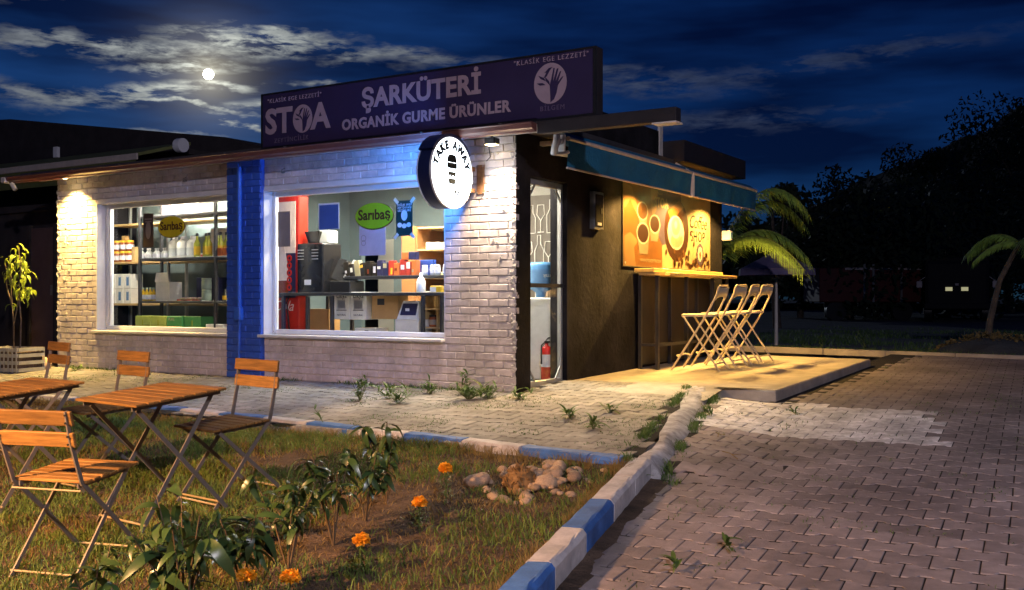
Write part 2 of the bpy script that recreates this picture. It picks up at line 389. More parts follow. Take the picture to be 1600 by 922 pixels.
def window(x0, x1, z0, z1, mull):
    f = MB(); fy0, fy1 = .115, .175; t = .055
    f.box(x0 + .008, x0 + t, fy0, fy1, z0, z1 - .008, b=.006); f.box(x1 - t, x1 - .001, fy0, fy1, z0, z1 - .008, b=.006)
    f.box(x0 + t, x1 - t, fy0 + .002, fy1 - .002, z0, z0 + t, b=.006); f.box(x0 + t, x1 - t, fy0 + .002, fy1 - .002, z1 - .008 - t, z1 - .008, b=.006)
    for m_ in mull: f.box(m_ - .012, m_ + .012, fy0 + .004, fy1 - .004, z0 + t, z1 - t - .008)
    o = f.build('window', 'pvc_white', shop)
    MB().box(x0 + t - .005, x1 - t + .005, .141, .147, z0 + t - .005, z1 - t - .003).build('pane', 'glass_pane', o)
    MB().box(x0 - .05, x1 + .012, -.065, .114, z0 - .034, z0 - .001, b=.006).build('sill', 'marble', o)
    s = MB()
    for zz in (z0 + .03,):
        for xx in (x0 + .03, x1 - .03): s.cyl((xx, fy0 - .003, zz), (xx, fy0 + .004, zz), .006, n=8)
    s.build('screw', 'metal_grey', o)
    return o
window(*W1, (W1[0] + .085,)); window(*W2, ())

# side wall of dark rough plaster with the doorway
D0, D1, DZ = .266, 1.011, 2.105
HS = 2.98
s = MB(); s.box(-.2, 0, .212, D0, -.1, 2.6); s.box(-.2, 0, D1, DEP, -.1, 2.6); s.box(-.2, 0, D0, D1, DZ, 2.6); s.box(-.012, 0.0, .0, .2115, -.1, 2.6)
s.box(-.2, 0, .1, 3.4, 2.6, HS)
s.build('side_wall', 'plaster_dark', shop)
MB().box(-.012, .018, 3.38, 3.47, 2.45, HS + .1).build('corner_trim', 'gutter_cap', shop)
MB().box(-.2, .30, 3.48, 5.76, 2.60, 2.86).build('parapet', 'fascia_dark', shop)
MB().box(XL, -.2, DEP - .2, DEP, -.1, H).build('rear_wall', 'plaster_dark', shop)
MB().box(XL, XL + .04, .212, DEP - .2, -.1, H).build('gable_wall', 'plaster_dark', shop)
MB().box(XL + .041, -.201, .211, DEP - .201, -.05, .012).build('shop_floor', 'floor_tile', shop)
MB().box(XL + .041, -.201, .211, DEP - .201, 2.40, 2.45).build('ceiling', 'ceiling_white', shop)
iw = MB(); iw.box(XL + .041, -4.25, 1.22, 1.30, .013, 2.399); iw.box(-4.25, -4.17, 1.30, 2.5, .013, 2.399); iw.box(-4.17, -3.96, 2.42, 2.5, .013, 2.399); iw.box(-3.40, -1.62, 2.42, 2.5, .013, 2.399); iw.box(-3.96, -3.40, 2.42, 2.5, 1.70, 2.399)
iw.build('inner_wall', 'wall_inside', shop)
iw = MB(); iw.box(-4.3, -2.9, 3.2, 3.25, .013, 2.399); iw.box(-1.62, -1.55, 1.5, 3.4, .013, 2.399); iw.box(-1.549, -.201, 1.75, 1.82, .013, 2.399)
iw.build('partition', 'wall_inside_pale', shop)
rf = MB(); rf.add([(XL - .35, -.3, 2.50), (.4, -.3, 2.50), (.02, DEP, 2.62), (XL - .35, DEP, 2.62), (XL - .35, -.3, 2.55), (.4, -.3, 2.55), (.02, DEP, 2.67), (XL - .35, DEP, 2.67)],
                  [(3, 2, 1, 0), (4, 5, 6, 7), (0, 1, 5, 4), (1, 2, 6, 5), (2, 3, 7, 6), (3, 0, 4, 7)])
roof = rf.build('roof', 'roof_sheet', shop)
MB().box(XL - .34, .39, -.285, -.005, 2.472, 2.498).build('soffit', 'trim_white', roof)
MB().box(.42, 1.77, -.33, -.22, 2.40, 2.515, b=.004).build('eaves_beam', 'fascia_dark', roof)
MB().box(.38, 1.5, -.22, -.14, 2.44, 2.50).build('purlin', 'fascia_dark', roof)
MB().box(1.55, 1.77, -.33, -.18, 2.385, 2.398).build('beam_flashing', 'gutter_cap', roof)
# box gutter with rolled lips
g = MB(); prof = [(-.30, 2.50), (-.40, 2.508), (-.415, 2.498), (-.402, 2.49), (-.39, 2.455), (-.352, 2.44), (-.345, 2.428), (-.30, 2.425)]
gx0, gx1 = XL - .52, .40
vs = [(x, y, z) for x in (gx0, gx1) for y, z in prof]; n = len(prof)
g.add(vs, [tuple(range(n)), tuple(range(2 * n - 1, n - 1, -1))] + [(i, n + i, n + (i + 1) % n, (i + 1) % n) for i in range(n)])
gut = g.build('gutter', 'gutter_brown', roof)
MB().box(gx0 - .10, gx0 - .004, -.415, -.29, 2.43, 2.506, b=.012).build('gutter_end_cap', 'gutter_cap', gut) if False else None
roof_cap = MB().box(gx0 - .10, gx0 - .004, -.415, -.29, 2.43, 2.506, b=.012).build('gutter_end_cap', 'gutter_cap', roof)
MB().cyl((gx0 + .05, -.35, 2.424), (gx0 + .10, -.33, 2.34), .03, n=12).build('gutter_spout', 'gutter_cap', roof)
gb = MB()
for x in np.arange(XL, .3, .9): gb.box(x - .012, x + .012, -.419, -.30, 2.509, 2.513)
gb.build('gutter_strap', 'metal_grey', roof)
# blue conduit with junction box on the pier
pb = MB(); px = -3.665
pb.tube([(px + .02, COLY - .03, 2.40), (px + .02, COLY - .03, .80)], .028, 10); pb.tube([(px + .02, COLY - .025, .66), (px, COLY - .025, .05), (px - .005, COLY - .05, -.01)], .013, 8)
pipe = pb.build('conduit', 'conduit_blue', shop)
MB().box(px - .03, px + .07, COLY - .075, COLY - .006, .655, .805, b=.01).build('junction_box', 'conduit_blue', shop)
# small wall hooks left over above the windows
for x in (-4.62, -3.02):
    hk = MB(); hk.cyl((x, .0, 2.31), (x, -.05, 2.30), .008, n=8); hk.tube([(x, -.05, 2.30), (x + .02, -.07, 2.33), (x + .06, -.06, 2.345)], .005, 6)
    hk.build('wall_hook', 'metal_grey', shop)
# recessed eaves lamp over the left pier and the small flood by the sign
def downlight(label, x, y, z, e, colr, ang, tilt=(0, 0)):
    t = thing('eaves_lamp', label, 'lamp', (x, y, z))
    MB().cyl((0, 0, -.012), (0, 0, .0), .075, n=20).build('bezel', 'metal_grey', t)
    MB().cyl((0, 0, -.022), (0, 0, -.0125), .05, n=20).build('lens', 'lamp_warm', t)
    l = lamp('bulb', 'SPOT', (0, 0, -.03), e, colr, t, spot_size=rad(ang), spot_blend=.7, shadow_soft_size=.04)
    l.rotation_euler = (tilt[0], tilt[1], 0)
downlight('round warm eaves lamp above the brick corner beside the crate plant', -6.72, -.20, 2.470, 430, (1, .62, .17), 130, (rad(-8), 0))
t = thing('flood_lamp', 'small dark flood lamp tucked under the gutter behind the round sign', 'lamp', (-.17, -.17, 2.40))
MB().box(-.06, .06, -.05, .05, -.03, .03, b=.008).build('housing', 'black', t); MB().box(-.05, .05, -.04, .04, -.036, -.0305).build('lens', 'lamp_warm', t)
MB().box(-.01, .01, -.01, .01, .031, .069).build('stem', 'black', t)
l = lamp('bulb', 'SPOT', (0, 0, -.05), 170, (1, .74, .46), t, spot_size=rad(112), spot_blend=.6, shadow_soft_size=.05); l.rotation_euler = Vector((-.08, .22, 1.)).to_track_quat('Z', 'Y').to_euler()
MB().tube([(-.30, -.012, 2.44), (-.305, -.012, 2.36), (-.29, -.012, 2.28), (-.33, -.02, 2.24)], .004, 6).build('sign_cable', 'black', shop)

# glazed door, standing in the side wall
dr = MB(); dx0, dx1 = -.09, -.045; t_ = .05
dr.box(dx0, dx1, D0 + .012, D0 + t_, .02, DZ - .012, b=.004); dr.box(dx0, dx1, D1 - t_, D1 - .012, .02, DZ - .012, b=.004)
dr.box(dx0 + .002, dx1 - .002, D0 + t_, D1 - t_, .02, .02 + .06, b=.004); dr.box(dx0 + .002, dx1 - .002, D0 + t_, D1 - t_, DZ - .07, DZ - .012, b=.004)
door = dr.build('door', 'aluminium', shop); door['label'] = 'narrow glazed aluminium door'
MB().box(-.071, -.065, D0 + t_ - .004, D1 - t_ + .004, .076, DZ - .066).build('pane', 'glass_pane', door)
MB().box(-.043, -.028, D0 + .014, D1 - .014, 1.015, 1.055).build('push_bar', 'metal_dark', door)
for yy, sy in ((D0 + t_, 1), (D1 - t_, -1)):
    for zz, sz in ((.08, 1), (DZ - .07, -1)):
        MB().bar((-.05, yy, zz + sz * .13), (-.05, yy + sy * .11, zz), .02, .012, up=(1, 0, 0)).build('corner_brace', 'metal_grey', door)
MB().box(-.2, .03, D0 - .01, D1 + .01, -.04, .018, b=.005).build('threshold', 'marble', shop)
# electricity box
eb = thing('meter_box', 'slim grey metal meter box on the charcoal wall beside the glazed door', 'box', (0, 1.63, 1.86))
MB().box(.001, .06, -.115, .115, -.205, .205, b=.006).build('case', 'metal_grey', eb); MB().box(.0605, .068, -.09, .09, -.175, .175, b=.003).build('cover', 'plaster_dark', eb)
MB().box(.0685, .074, .03, .05, -.03, .03).build('latch', 'black', eb); MB().box(.0682, .071, -.05, .04, -.16, -.13).build('warning_plate', 'trim_white', eb)

# ------------------------------------------------------------------ long signboard on the eaves
sg = thing('shop_signboard', 'long dark navy signboard with pale lettering standing on the front eaves', 'sign', (-1.036, -.30, 2.52))
SLn, SHt = 4.09, .61
MB().box(-SLn / 2, SLn / 2, .012, .13, 0, SHt, b=.004).build('case', 'fascia_dark', sg)
MB().box(-SLn / 2 + .025, SLn / 2 - .035, .0, .0115, .022, SHt - .02).build('panel', 'sign_navy', sg)
fr = MB()
for a in (((-SLn / 2, SLn / 2), (0, .02)), ((-SLn / 2, SLn / 2), (SHt - .018, SHt))): fr.box(*a[0], -.006, .0118, *a[1])
fr.box(-SLn / 2, -SLn / 2 + .022, -.006, .0118, .02, SHt - .018); fr.box(SLn / 2 - .032, SLn / 2, -.006, .0118, .02, SHt - .018)
fr.build('frame', 'black', sg)
def sx_(px, py=0, y=-.302):                      # sign-local helpers are plain metres: x from the sign's middle
    return px
text('lettering', 'ŞARKÜTERİ', .262, 'sign_letter', sg, (.10, -.002, .405), bold=.009, sp=1.04)
text('lettering', 'ORGANİK GURME ÜRÜNLER', .148, 'sign_letter', sg, (.13, -.002, .165), bold=.0055, sp=1.08)
text('motto', '"KLASİK EGE LEZZETİ"', .062, 'sign_letter', sg, (-1.56, -.002, .52), sp=1.25)
text('motto', '"KLASİK EGE LEZZETİ"', .062, 'sign_letter', sg, (1.58, -.002, .55), sp=1.25)
text('small_print', 'ZEYTİNCİLİK', .066, 'sign_letter_dim', sg, (-1.60, -.002, .085), sp=1.25)
text('small_print', 'BİLGEM', .062, 'sign_letter_dim', sg, (1.60, -.002, .105), sp=1.25)
text('lettering', 'ST', .37, 'sign_letter', sg, (-1.785, -.002, .285), bold=.012)
text('lettering', 'A', .37, 'sign_letter', sg, (-1.185, -.002, .285), bold=.012)
def hand_logo(par, c, r, y, light, dark):
    """a pale disc with a dark hand of four fingers and a sprig cut across it"""
    T = Matrix.Translation((c[0], y, c[1])) @ Matrix.Rotation(PI / 2, 4, 'X')
    MB().ell((0, 0), r * .92, r, 0, 36, T).build('logo_disc', light, par)
    h = MB()
    for k, (bx, tx, ty, wd) in enumerate(((.05, .22, .72, .07), (.17, .42, .68, .075), (.29, .58, .52, .075), (.36, .70, .25, .07))):
        h.prism([(bx * r - wd * r, -.12 * r), (bx * r + wd * r, -.15 * r), ((tx + wd * .5) * r, ty * r), ((tx - wd * .5) * r, ty * r)], .0022, .004 + k * .0003, T)
    h.prism([(-.02 * r, -.1 * r), (.44 * r, -.1 * r), (.36 * r, -.5 * r), (.22 * r, -.8 * r), (.02 * r, -.93 * r), (.0, -.5 * r)], .0021, .0037, T)
    for k, (x, y2, a) in enumerate(((-.45, .28, 2.5), (-.2, .45, .8), (-.15, .12, 2.1), (-.5, .0, 2.9), (-.1, .65, .5))):
        L = .26 * r
        h.prism([(x * r + math.cos(a + q) * L * w_, y2 * r + math.sin(a + q) * L * w_) for q, w_ in ((0, 1), (.9, .35), (PI, 1), (PI + .9, .35))], .0023, .0045 + k * .0002, T)
    h.build('logo_hand', dark, par)
hand_logo(sg, (-1.435, .29), .15, -.002, 'sign_letter', 'sign_navy')
hand_logo(sg, (1.58, .33), .185, -.002, 'sign_letter', 'sign_navy')

# ------------------------------------------------------------------ round lit blade sign
EM('sign_face', (.80, .90, 1.0), 3.2); EM('sign_back', (.07, .30, 1.0), 19.0)
M('sign_rim', (.012, .018, .07), .35, .1, 6); M('sign_ink', (.004, .005, .010), .95, .1, 10, spec=.05); M('sign_grey', (.012, .013, .013), .95, .1, 10, spec=.05)
bs = thing('blade_sign', 'round illuminated takeaway sign with a coffee cup, hung from the brick corner', 'sign', (-.42, -.475, 2.085))
RS = .335
TX = Matrix.Rotation(PI / 2, 4, 'Z') @ Matrix.Rotation(PI / 2, 4, 'X')           # sign x -> world y, sign y -> up, normal -> +x
rim = MB(); rim.cyl((-.15, 0, 0), (-.008, 0, 0), RS, n=56); rim.build('rim', 'sign_rim', bs)
eg = MB(); eg.cyl((-.0095, 0, 0), (0.0, 0, 0), RS - .004, n=56); 
eg.build('face', 'sign_face', bs); MB().cyl((-.160, 0, 0), (-.1505, 0, 0), RS - .004, n=56).build('face', 'sign_back', bs)
er = MB().ring((0, 0), RS - .003, RS + .003, -.015, 56, TX, t=.02); er.build('edge_trim', 'trim_white', bs)
er = MB().ring((0, 0), RS - .003, RS + .003, -.163, 56, TX, t=.012); er.build('edge_trim', 'trim_white', bs)
r_ = MB(); r_.ring((0, 0), .304, .311, .001, 56, TX); r_.ring((0, 0), .210, .216, .001, 56, TX); r_.build('ring_line', 'sign_ink', bs)
word = 'TAKE AWAY'; spans = {'T': 1, 'A': 1.05, 'K': 1, 'E': .95, ' ': .7, 'W': 1.3, 'Y': 1}
ws = [spans[c] for c in word]; tot = sum(ws); a0 = rad(80); acc = 0
for c, q in zip(word, ws):
    am = a0 - 2 * a0 * (acc + q / 2) / tot; acc += q
    if c == ' ': continue
    R0 = .262; loc = (.0005, -math.sin(am) * R0, math.cos(am) * R0)
    o = text('letter', c, .10, 'sign_ink', bs, loc, bold=.009, ext=.001)
    o.rotation_euler = (TX.to_3x3() @ Matrix.Rotation(am, 3, 'Z')).to_euler()
for s_ in (-1, 1): MB().ell((s_ * .262, -.035), .007, .007, .001, 10, TX).build('dot', 'sign_ink', bs)
TXC = TX; TX = TX @ Matrix.Scale(1.15, 4); cup = MB(); cup.prism([(-.062, .125), (.062, .125), (.066, .10), (.066, .085), (-.066, .085), (-.066, .10)], .001, .003, TX); cup.ell((0, .128), .058, .022, .0012, 24, TX)
cup.prism([(-.07, .082), (.07, .082), (.07, .045), (.05, .035), (-.05, .035), (-.07, .045)], .001, .0028, TX); cup.build('cup_lid', 'sign_grey', bs)
cup = MB(); cup.prism([(-.056, .008), (.056, .008), (.046, -.085), (.03, -.092), (-.03, -.092), (-.046, -.085)], .001, .003, TX); cup.build('cup_sleeve', 'sign_grey', bs)
o = text('lettering', 'Coffee', .045, 'sign_face', bs, (.0035, 0, -.042), ext=.001, shear=.25); o.rotation_euler = TX.to_euler()
TX = TXC; bn = MB()
for s_, cx in ((1, .032), (-1, .085)):
    T = TX @ Matrix.Translation((cx, -.175, 0)) @ Matrix.Rotation(s_ * .42, 4, 'Z')
    bn.prism([(.024 * math.cos(q), .05 * math.sin(q)) for q in np.linspace(-1.3, 1.3, 9)], .001, .003, T @ Matrix.Translation((.003, 0, 0)))
    bn.prism([(-.024 * math.cos(q), -.05 * math.sin(q)) for q in np.linspace(-1.3, 1.3, 9)], .001, .003, T @ Matrix.Translation((-.003, 0, 0)))
bn.build('coffee_bean', 'sign_grey', bs)
bk = MB(); bk.box(-.03, .06, .462, .474, -.165, .125, b=.002); bk.build('wall_plate', 'rust', bs)
for zz in (-.125, .085): MB().box(-.085, -.045, .30, .461, zz - .02, zz + .02).build('bracket_arm', 'rust', bs)
bk = MB()
for zz in (-.15, .11):
    for xx in (-.018, .048): bk.cyl((xx, .452, zz), (xx, .4615, zz), .008, n=8)
bk.build('bolt', 'metal_grey', bs)
hd = MB(); hd.add([((-.165, .005)[k], -math.sin(q) * (RS + h_), math.cos(q) * (RS + h_)) for q in np.linspace(-1.0, 1.0, 14) for h_ in (.006, .03) for k in (0, 1)],
   [(4*i, 4*i+1, 4*i+5, 4*i+4) for i in range(13)] + [(4*i+2, 4*i+6, 4*i+7, 4*i+3) for i in range(13)] + [(4*i, 4*i+4, 4*i+6, 4*i+2) for i in range(13)] + [(4*i+1, 4*i+3, 4*i+7, 4*i+5) for i in range(13)])
hd.build('rain_hood', 'sign_rim', bs)

# ------------------------------------------------------------------ folded awning along the side wall
aw = thing('side_awning', 'retracted teal fabric awning in two lengths along the charcoal side wall', 'awning', (0, 0, 0))
AX = .45; AY = ((.22, 3.36), (3.40, 5.80)); ZB, ZT = 2.15, 2.42
for k, (y0, y1) in enumerate(AY):
    v = MB(); ny = 40; vs = []
    for i in range(ny + 1):
        y = y0 + .01 + (y1 - y0 - .02) * i / ny
        for j in range(7):
            q = j / 6; bulge = .012 * math.sin(i * .9 + k) * q + .02 * math.sin(i * .33 + 2 * k) * q * q
            vs.append((AX + bulge - .02 * q, y, ZT - .012 - q * (ZT - ZB - .012 - .012)))
    nn = len(vs); vs += [(x - .006, y, z) for x, y, z in vs]
    fs = []
    for i in range(ny):
        for j in range(6):
            a = i * 7 + j; fs += [(a, a + 1, a + 8, a + 7), (nn + a, nn + a + 7, nn + a + 8, nn + a + 1)]
    v.add(vs, fs, None, True); v.build('valance', 'awning_teal', aw)
    MB().cyl((AX - .01, y0, ZT + .01), (AX - .01, y1, ZT + .01), .022, n=12).build('front_bar', 'awning_bar', aw)
    MB().cyl((AX - .115, y0 + .02, ZT + .03), (AX - .115, y1 - .02, ZT + .03), .062, n=18).build('fabric_roll', 'awning_teal', aw)
    MB().box(AX - .03, AX - .012, y0 + .005, y1 - .005, ZB - .006, ZB + .010).build('hem_bar', 'awning_bar', aw)
    for yy in (y0 + .25, (y0 + y1) / 2, y1 - .25):
        MB().box(.001, AX - .18, yy - .03, yy + .03, ZT + .0, ZT + .045, b=.004).build('wall_bracket', 'gutter_cap', aw)
    a_ = MB(); ym = (y0 + y1) / 2
    for s_ in (-1, 1): a_.tube([(.08, ym + s_ * 1.15, ZT - .06), (AX - .09, ym + s_ * .05, ZT - .06)], .018, 8)
    a_.build('folding_arm', 'plastic_white', aw)
ec = MB(); ec.tube([(AX - .09, .15, 2.45), (AX - .07, .11, 2.40), (AX - .085, .10, 2.33), (AX - .11, .13, 2.28)], .035, 10)
ec.tube([(AX - .10, .12, 2.28), (AX - .02, .18, 2.285), (AX, .215, 2.30)], .018, 8); ec.build('end_arm', 'plastic_white', aw)
mt = MB(); mt.box(AX - .16, AX - .03, .20, .219, 2.30, 2.47, b=.01); mt.cyl((AX - .08, .12, 2.38), (AX - .08, .2, 2.40), .03, n=12); mt.build('gearbox', 'plastic_white', aw)
jb = MB(); jb.box(AX - .05, AX + .018, 3.364, 3.396, ZB - .012, ZT + .02, b=.004); jb.tube([(AX - .02, 3.38, ZT + .02), (AX - .15, 3.2, ZT + .12)], .012, 6); jb.build('joint_bracket', 'gutter_cap', aw)

# three lamps under the awning throwing light on the poster
for i, (y, e) in enumerate(((2.52, 19), (3.70, 27), (4.78, 24))):
    t = thing('poster_lamp', 'small spot lamp under the teal awning aimed at the coffee poster', 'lamp', (.38, y, 2.235), 0, 'spot lamps over the poster')
    MB().lathe([(.02, .06), (.045, .02), (.05, -.02), (.046, -.024)], 14).build('shade', 'black', t)
    MB().cyl((0, 0, -.0235), (0, 0, -.0195), .044, n=14).build('lens', 'lamp_warm', t)
    MB().tube([(0, 0, .055), (-.05, 0, .10), (-.379, 0, .10)], .008, 6).build('arm', 'black', t)
    l = lamp('bulb', 'SPOT', (0, 0, -.04), e * 8.5, (1, .56, .13), t, spot_size=rad(150), spot_blend=.4, shadow_soft_size=.035); l.rotation_euler = (0, rad(3), 0)

# ------------------------------------------------------------------ poster
for nm, c in (('p_cream', (.62, .50, .28)), ('p_brown', (.30, .13, .035)), ('p_dark', (.07, .028, .012)), ('p_purple', (.13, .10, .17)), ('p_white', (.72, .66, .55)), ('p_tan', (.5, .28, .11)), ('p_coffee', (.20, .09, .03)), ('p_ink', (.02, .017, .02)), ('p_foam', (.66, .48, .25)), ('p_shade', (.40, .33, .22))):
    M(nm, tuple(q * .30 for q in c), .32, .14 if nm != 'p_ink' else .05, 3.5)
po = thing('coffee_poster', 'large glossy coffee shop poster with cups and beans on the charcoal wall', 'poster', (.004, 3.72, 1.285))
PW, PH = 2.78, .975
PT = Matrix.Rotation(PI / 2, 4, 'Z') @ Matrix.Rotation(PI / 2, 4, 'X')
def PP(poly, layer, name, mat, extra=None):
    b = MB().prism(poly, .0118 + layer * .0004, .0122 + layer * .0004 - .0001, PT)
    return b.build(name, mat, po)
def pell(cx, cy, rx, ry, rot=0, n=26): return [(cx + rx * math.cos(a) * math.cos(rot) - ry * math.sin(a) * math.sin(rot), cy + rx * math.cos(a) * math.sin(rot) + ry * math.sin(a) * math.cos(rot)) for a in [2 * PI * i / n for i in range(n)]]
MB().box(-PW / 2 - .012, PW / 2 + .012, -.012, PH + .012, 0, .0115, PT).build('backing', 'black', po)
PP([(-PW / 2, 0), (PW / 2, 0), (PW / 2, PH), (-PW / 2, PH)], 0, 'print', 'p_cream')
PP([(-PW / 2 + .004, .004), (-.27, .004), (-.27, PH - .004), (-PW / 2 + .004, PH - .004)], 1, 'print', 'p_brown')
PP([(-.62, PH - .006), (.33, PH - .006), (.37, .70), (-.15, .30), (-.268, .28), (-.45, .45)], 2, 'print', 'p_purple')
PP([(-1.36, .006), (-1.05, .006), (-1.1, .22), (-.98, .30), (-1.2, .4), (-1.36, .34)], 2, 'print', 'p_tan')
PP([(-1.36, .66), (-1.2, .78), (-1.02, .62), (-.98, .68), (-1.16, .93), (-1.36, .96)], 2, 'print', 'p_tan')
PP([(-.62, .98 - .02), (-.4, .95), (-.45, .7), (-.55, .62), (-.6, .72)], 3, 'print', 'p_tan')
for k, (cx, cy, r, dx, dy) in enumerate(((-.86, .665, .16, .02, -.12), (-.50, .53, .165, -.02, -.17), (-.85, .40, .185, .02, -.2))):
    L = 4 + k * 3
    PP([(cx - r * .98, cy), (cx + r * .98, cy), (cx + dx + r * .62, cy + dy * 1.25), (cx + dx - r * .62, cy + dy * 1.25)], L, 'print', 'p_shade')
    PP(pell(cx, cy, r, r * .72), L + 1, 'print', 'p_white'); PP(pell(cx, cy, r * .86, r * .6), L + 2, 'print', 'p_coffee' if k == 0 else 'p_dark')
PP(pell(.20, .49, .40, .40), 4, 'print', 'p_dark'); PP([(-.1, .72), (.28, .885), (.44, .80), (.30, .74), (.0, .6)], 5, 'print', 'p_brown')
PP(pell(.17, .46, .27, .22, -.1), 6, 'print', 'p_white'); PP(pell(.20, .37, .2, .1, .1), 7, 'print', 'p_shade'); PP(pell(.16, .53, .17, .145), 8, 'print', 'p_white'); PP(pell(.16, .545, .14, .115), 9, 'print', 'p_foam'); PP(pell(.16, .56, .05, .05), 10, 'print', 'p_white')
PP([(.3, .45), (.40, .49), (.42, .44), (.31, .41)], 9, 'print', 'p_white')
rb = random.Random(4)
for k in range(46):
    a = rb.random(); cx = .05 + 1.28 * a; cy = .03 + .16 * rb.random() * (.3 + 1.1 * abs(math.sin(a * 4.4 + .9)))
    PP(pell(cx, cy, .042, .028, rb.uniform(0, 3), 10), 11 + k % 3, 'coffee_bean', 'p_dark' if k % 3 else 'p_coffee')
for cx, cy in ((-.15, .2), (.67, .48), (.78, .34), (.60, .22)): PP(pell(cx, cy, .04, .028, 1.1, 10), 11, 'coffee_bean', 'p_dark')
PP(pell(1.0, .21, .125, .15), 15, 'print', 'p_purple'); PP(pell(1.0, .215, .085, .10), 16, 'print', 'p_white'); PP(pell(1.0, .2, .03, .05), 17, 'print', 'p_brown')
PP([(1.24, .42), (1.34, .42), (1.35, .62), (1.23, .62)], 4, 'print', 'p_shade')
def ptext(s, size, mat, y, z, **k): return text('lettering', s, size, mat, po, (.0137 if y > .5 else .0150, y, z), rot=(PI / 2, 0, PI / 2), ext=.0003, **k)
ptext('STOA', .17, 'p_cream', -.30, .80, bold=.005); ptext('"KLASİK"', .04, 'p_cream', -.33, .915)
ptext('Coffee', .25, 'p_ink', .93, .63, shear=.35, sp=.95, bold=.001); ptext('SHOP', .2, 'p_ink', .93, .44, sp=1.05, bold=.002)
ptext('TAKE   AWAY', .055, 'p_shade', .93, .82, sp=1.3); ptext('WWW.STOAZEYTIN.COM', .052, 'p_cream', -.62, .075, bold=.001)
hand = MB().cyl((.012, -1.34, .035), (.018, -1.34, .035), .012, n=8); hand.build('fixing_screw', 'metal_light', po)

# ------------------------------------------------------------------ inside the shop
for nm, c, rg in (('wood_shelf', (.50, .34, .15), .5), ('wood_panel', (.30, .14, .05), .45), ('cardboard', (.42, .25, .10), .8), ('paper_white', (.74, .72, .66), .7), ('box_white', (.66, .64, .58), .6), ('ink', (.03, .03, .035), .7),
                  ('lid_gold', (.75, .45, .03), .3), ('jam', (.25, .06, .02), .2), ('label_blue', (.10, .22, .42), .5), ('label_pale', (.66, .66, .72), .6), ('oil_gold', (.55, .36, .03), .15), ('oil_green', (.30, .32, .04), .15), ('bottle_dark', (.03, .025, .02), .15), ('clear_plastic', (.55, .58, .58), .2),
                  ('milky_plastic', (.72, .72, .66), .35), ('box_olive', (.30, .36, .07), .5), ('box_green', (.05, .22, .06), .5), ('box_kraft', (.38, .34, .20), .6), ('fridge_red', (.50, .025, .012), .3), ('fridge_cream', (.75, .6, .5), .35), ('red_pack', (.48, .05, .03), .35), ('orange_pack', (.6, .16, .04), .35), ('navy_pack', (.03, .03, .08), .35),
                  ('paper_blue', (.06, .11, .32), .6), ('paper_pink', (.52, .42, .47), .7), ('paper_brown', (.24, .19, .16), .7), ('oval_lime', (.26, .46, .015), .4), ('oval_olive', (.62, .50, .015), .5), ('oval_ink', (.06, .015, .008), .6), ('flyer_green', (.008, .04, .04), .5), ('flyer_brown', (.06, .035, .025), .5), ('water_blue', (.12, .30, .58), .12), ('appliance_white', (.62, .62, .60), .35), ('red_metal', (.52, .02, .015), .25), ('steel', (.5, .5, .5), .3), ('sage_tin', (.30, .38, .30), .4), ('tape', (.5, .52, .5), .4), ('cloth_blue', (.03, .08, .35), .7)):
    M(nm, c, rg, .10, 7, metal=.8 if nm == 'steel' else 0, scale3=(1, 1, 12) if nm == 'wood_panel' else None)

# ceiling battens that light the room
def batten(x, y, L, e):
    t = thing('ceiling_light', 'bright white batten light on the shop ceiling', 'light', (x, y, 2.40), 0, 'battens on the shop ceiling')
    MB().box(-L / 2, L / 2, -.04, .04, -.03, -.001, b=.005).build('housing', 'plastic_white', t); MB().box(-L / 2 + .02, L / 2 - .02, -.03, .03, -.045, -.0305).build('tube', 'lamp_white', t)
    l = lamp('tube_glow', 'AREA', (0, 0, -.05), e, (1, .90, .72), t, shape='RECTANGLE', size=L, size_y=.08)
batten(-5.5, .27, 1.6, 42); batten(-5.4, .78, 1.2, 36); batten(-2.1, .28, 1.6, 32); batten(-2.3, 1.2, 1.4, 50); batten(-.62, .75, .8, 22); batten(-3.6, 2.85, .5, 16)

def rack(name, label, cat, xs, y0, y1, zs, z0, z1, mat, smat, th=.03):
    t = thing(name, label, cat, ((min(xs) + max(xs)) / 2, (y0 + y1) / 2, z0)); ox, oy, oz = t.location
    for x in xs:
        for y in (y0, y1): MB().box(x - ox - .017, x - ox + .017, y - oy - .017, y - oy + .017, 0, z1 - oz).build('upright', mat, t)
    for z in zs: MB().box(min(xs) - ox + .0175, max(xs) - ox - .0175, y0 - oy - .014, y1 - oy + .014, z - oz - th, z - oz, b=.003).build('shelf', smat, t)
    return t
R1Z = [0.874, 1.420, 1.966]
rack('metal_rack', 'black metal rack of bottles and boxes behind the smaller display window', 'rack', [-5.924, -4.525, -3.95], .36, .70, R1Z + [.44], .013, 2.3, 'metal_dark', 'metal_dark')
BZ = [0.836, 1.407, 1.925]
rack('wooden_shelving', 'pale wooden shelving against the dark wall behind the metal rack', 'shelf', [-7.05, -5.886, -4.32], .78, 1.08, BZ + [.46], .013, 2.2, 'metal_light', 'wood_shelf')

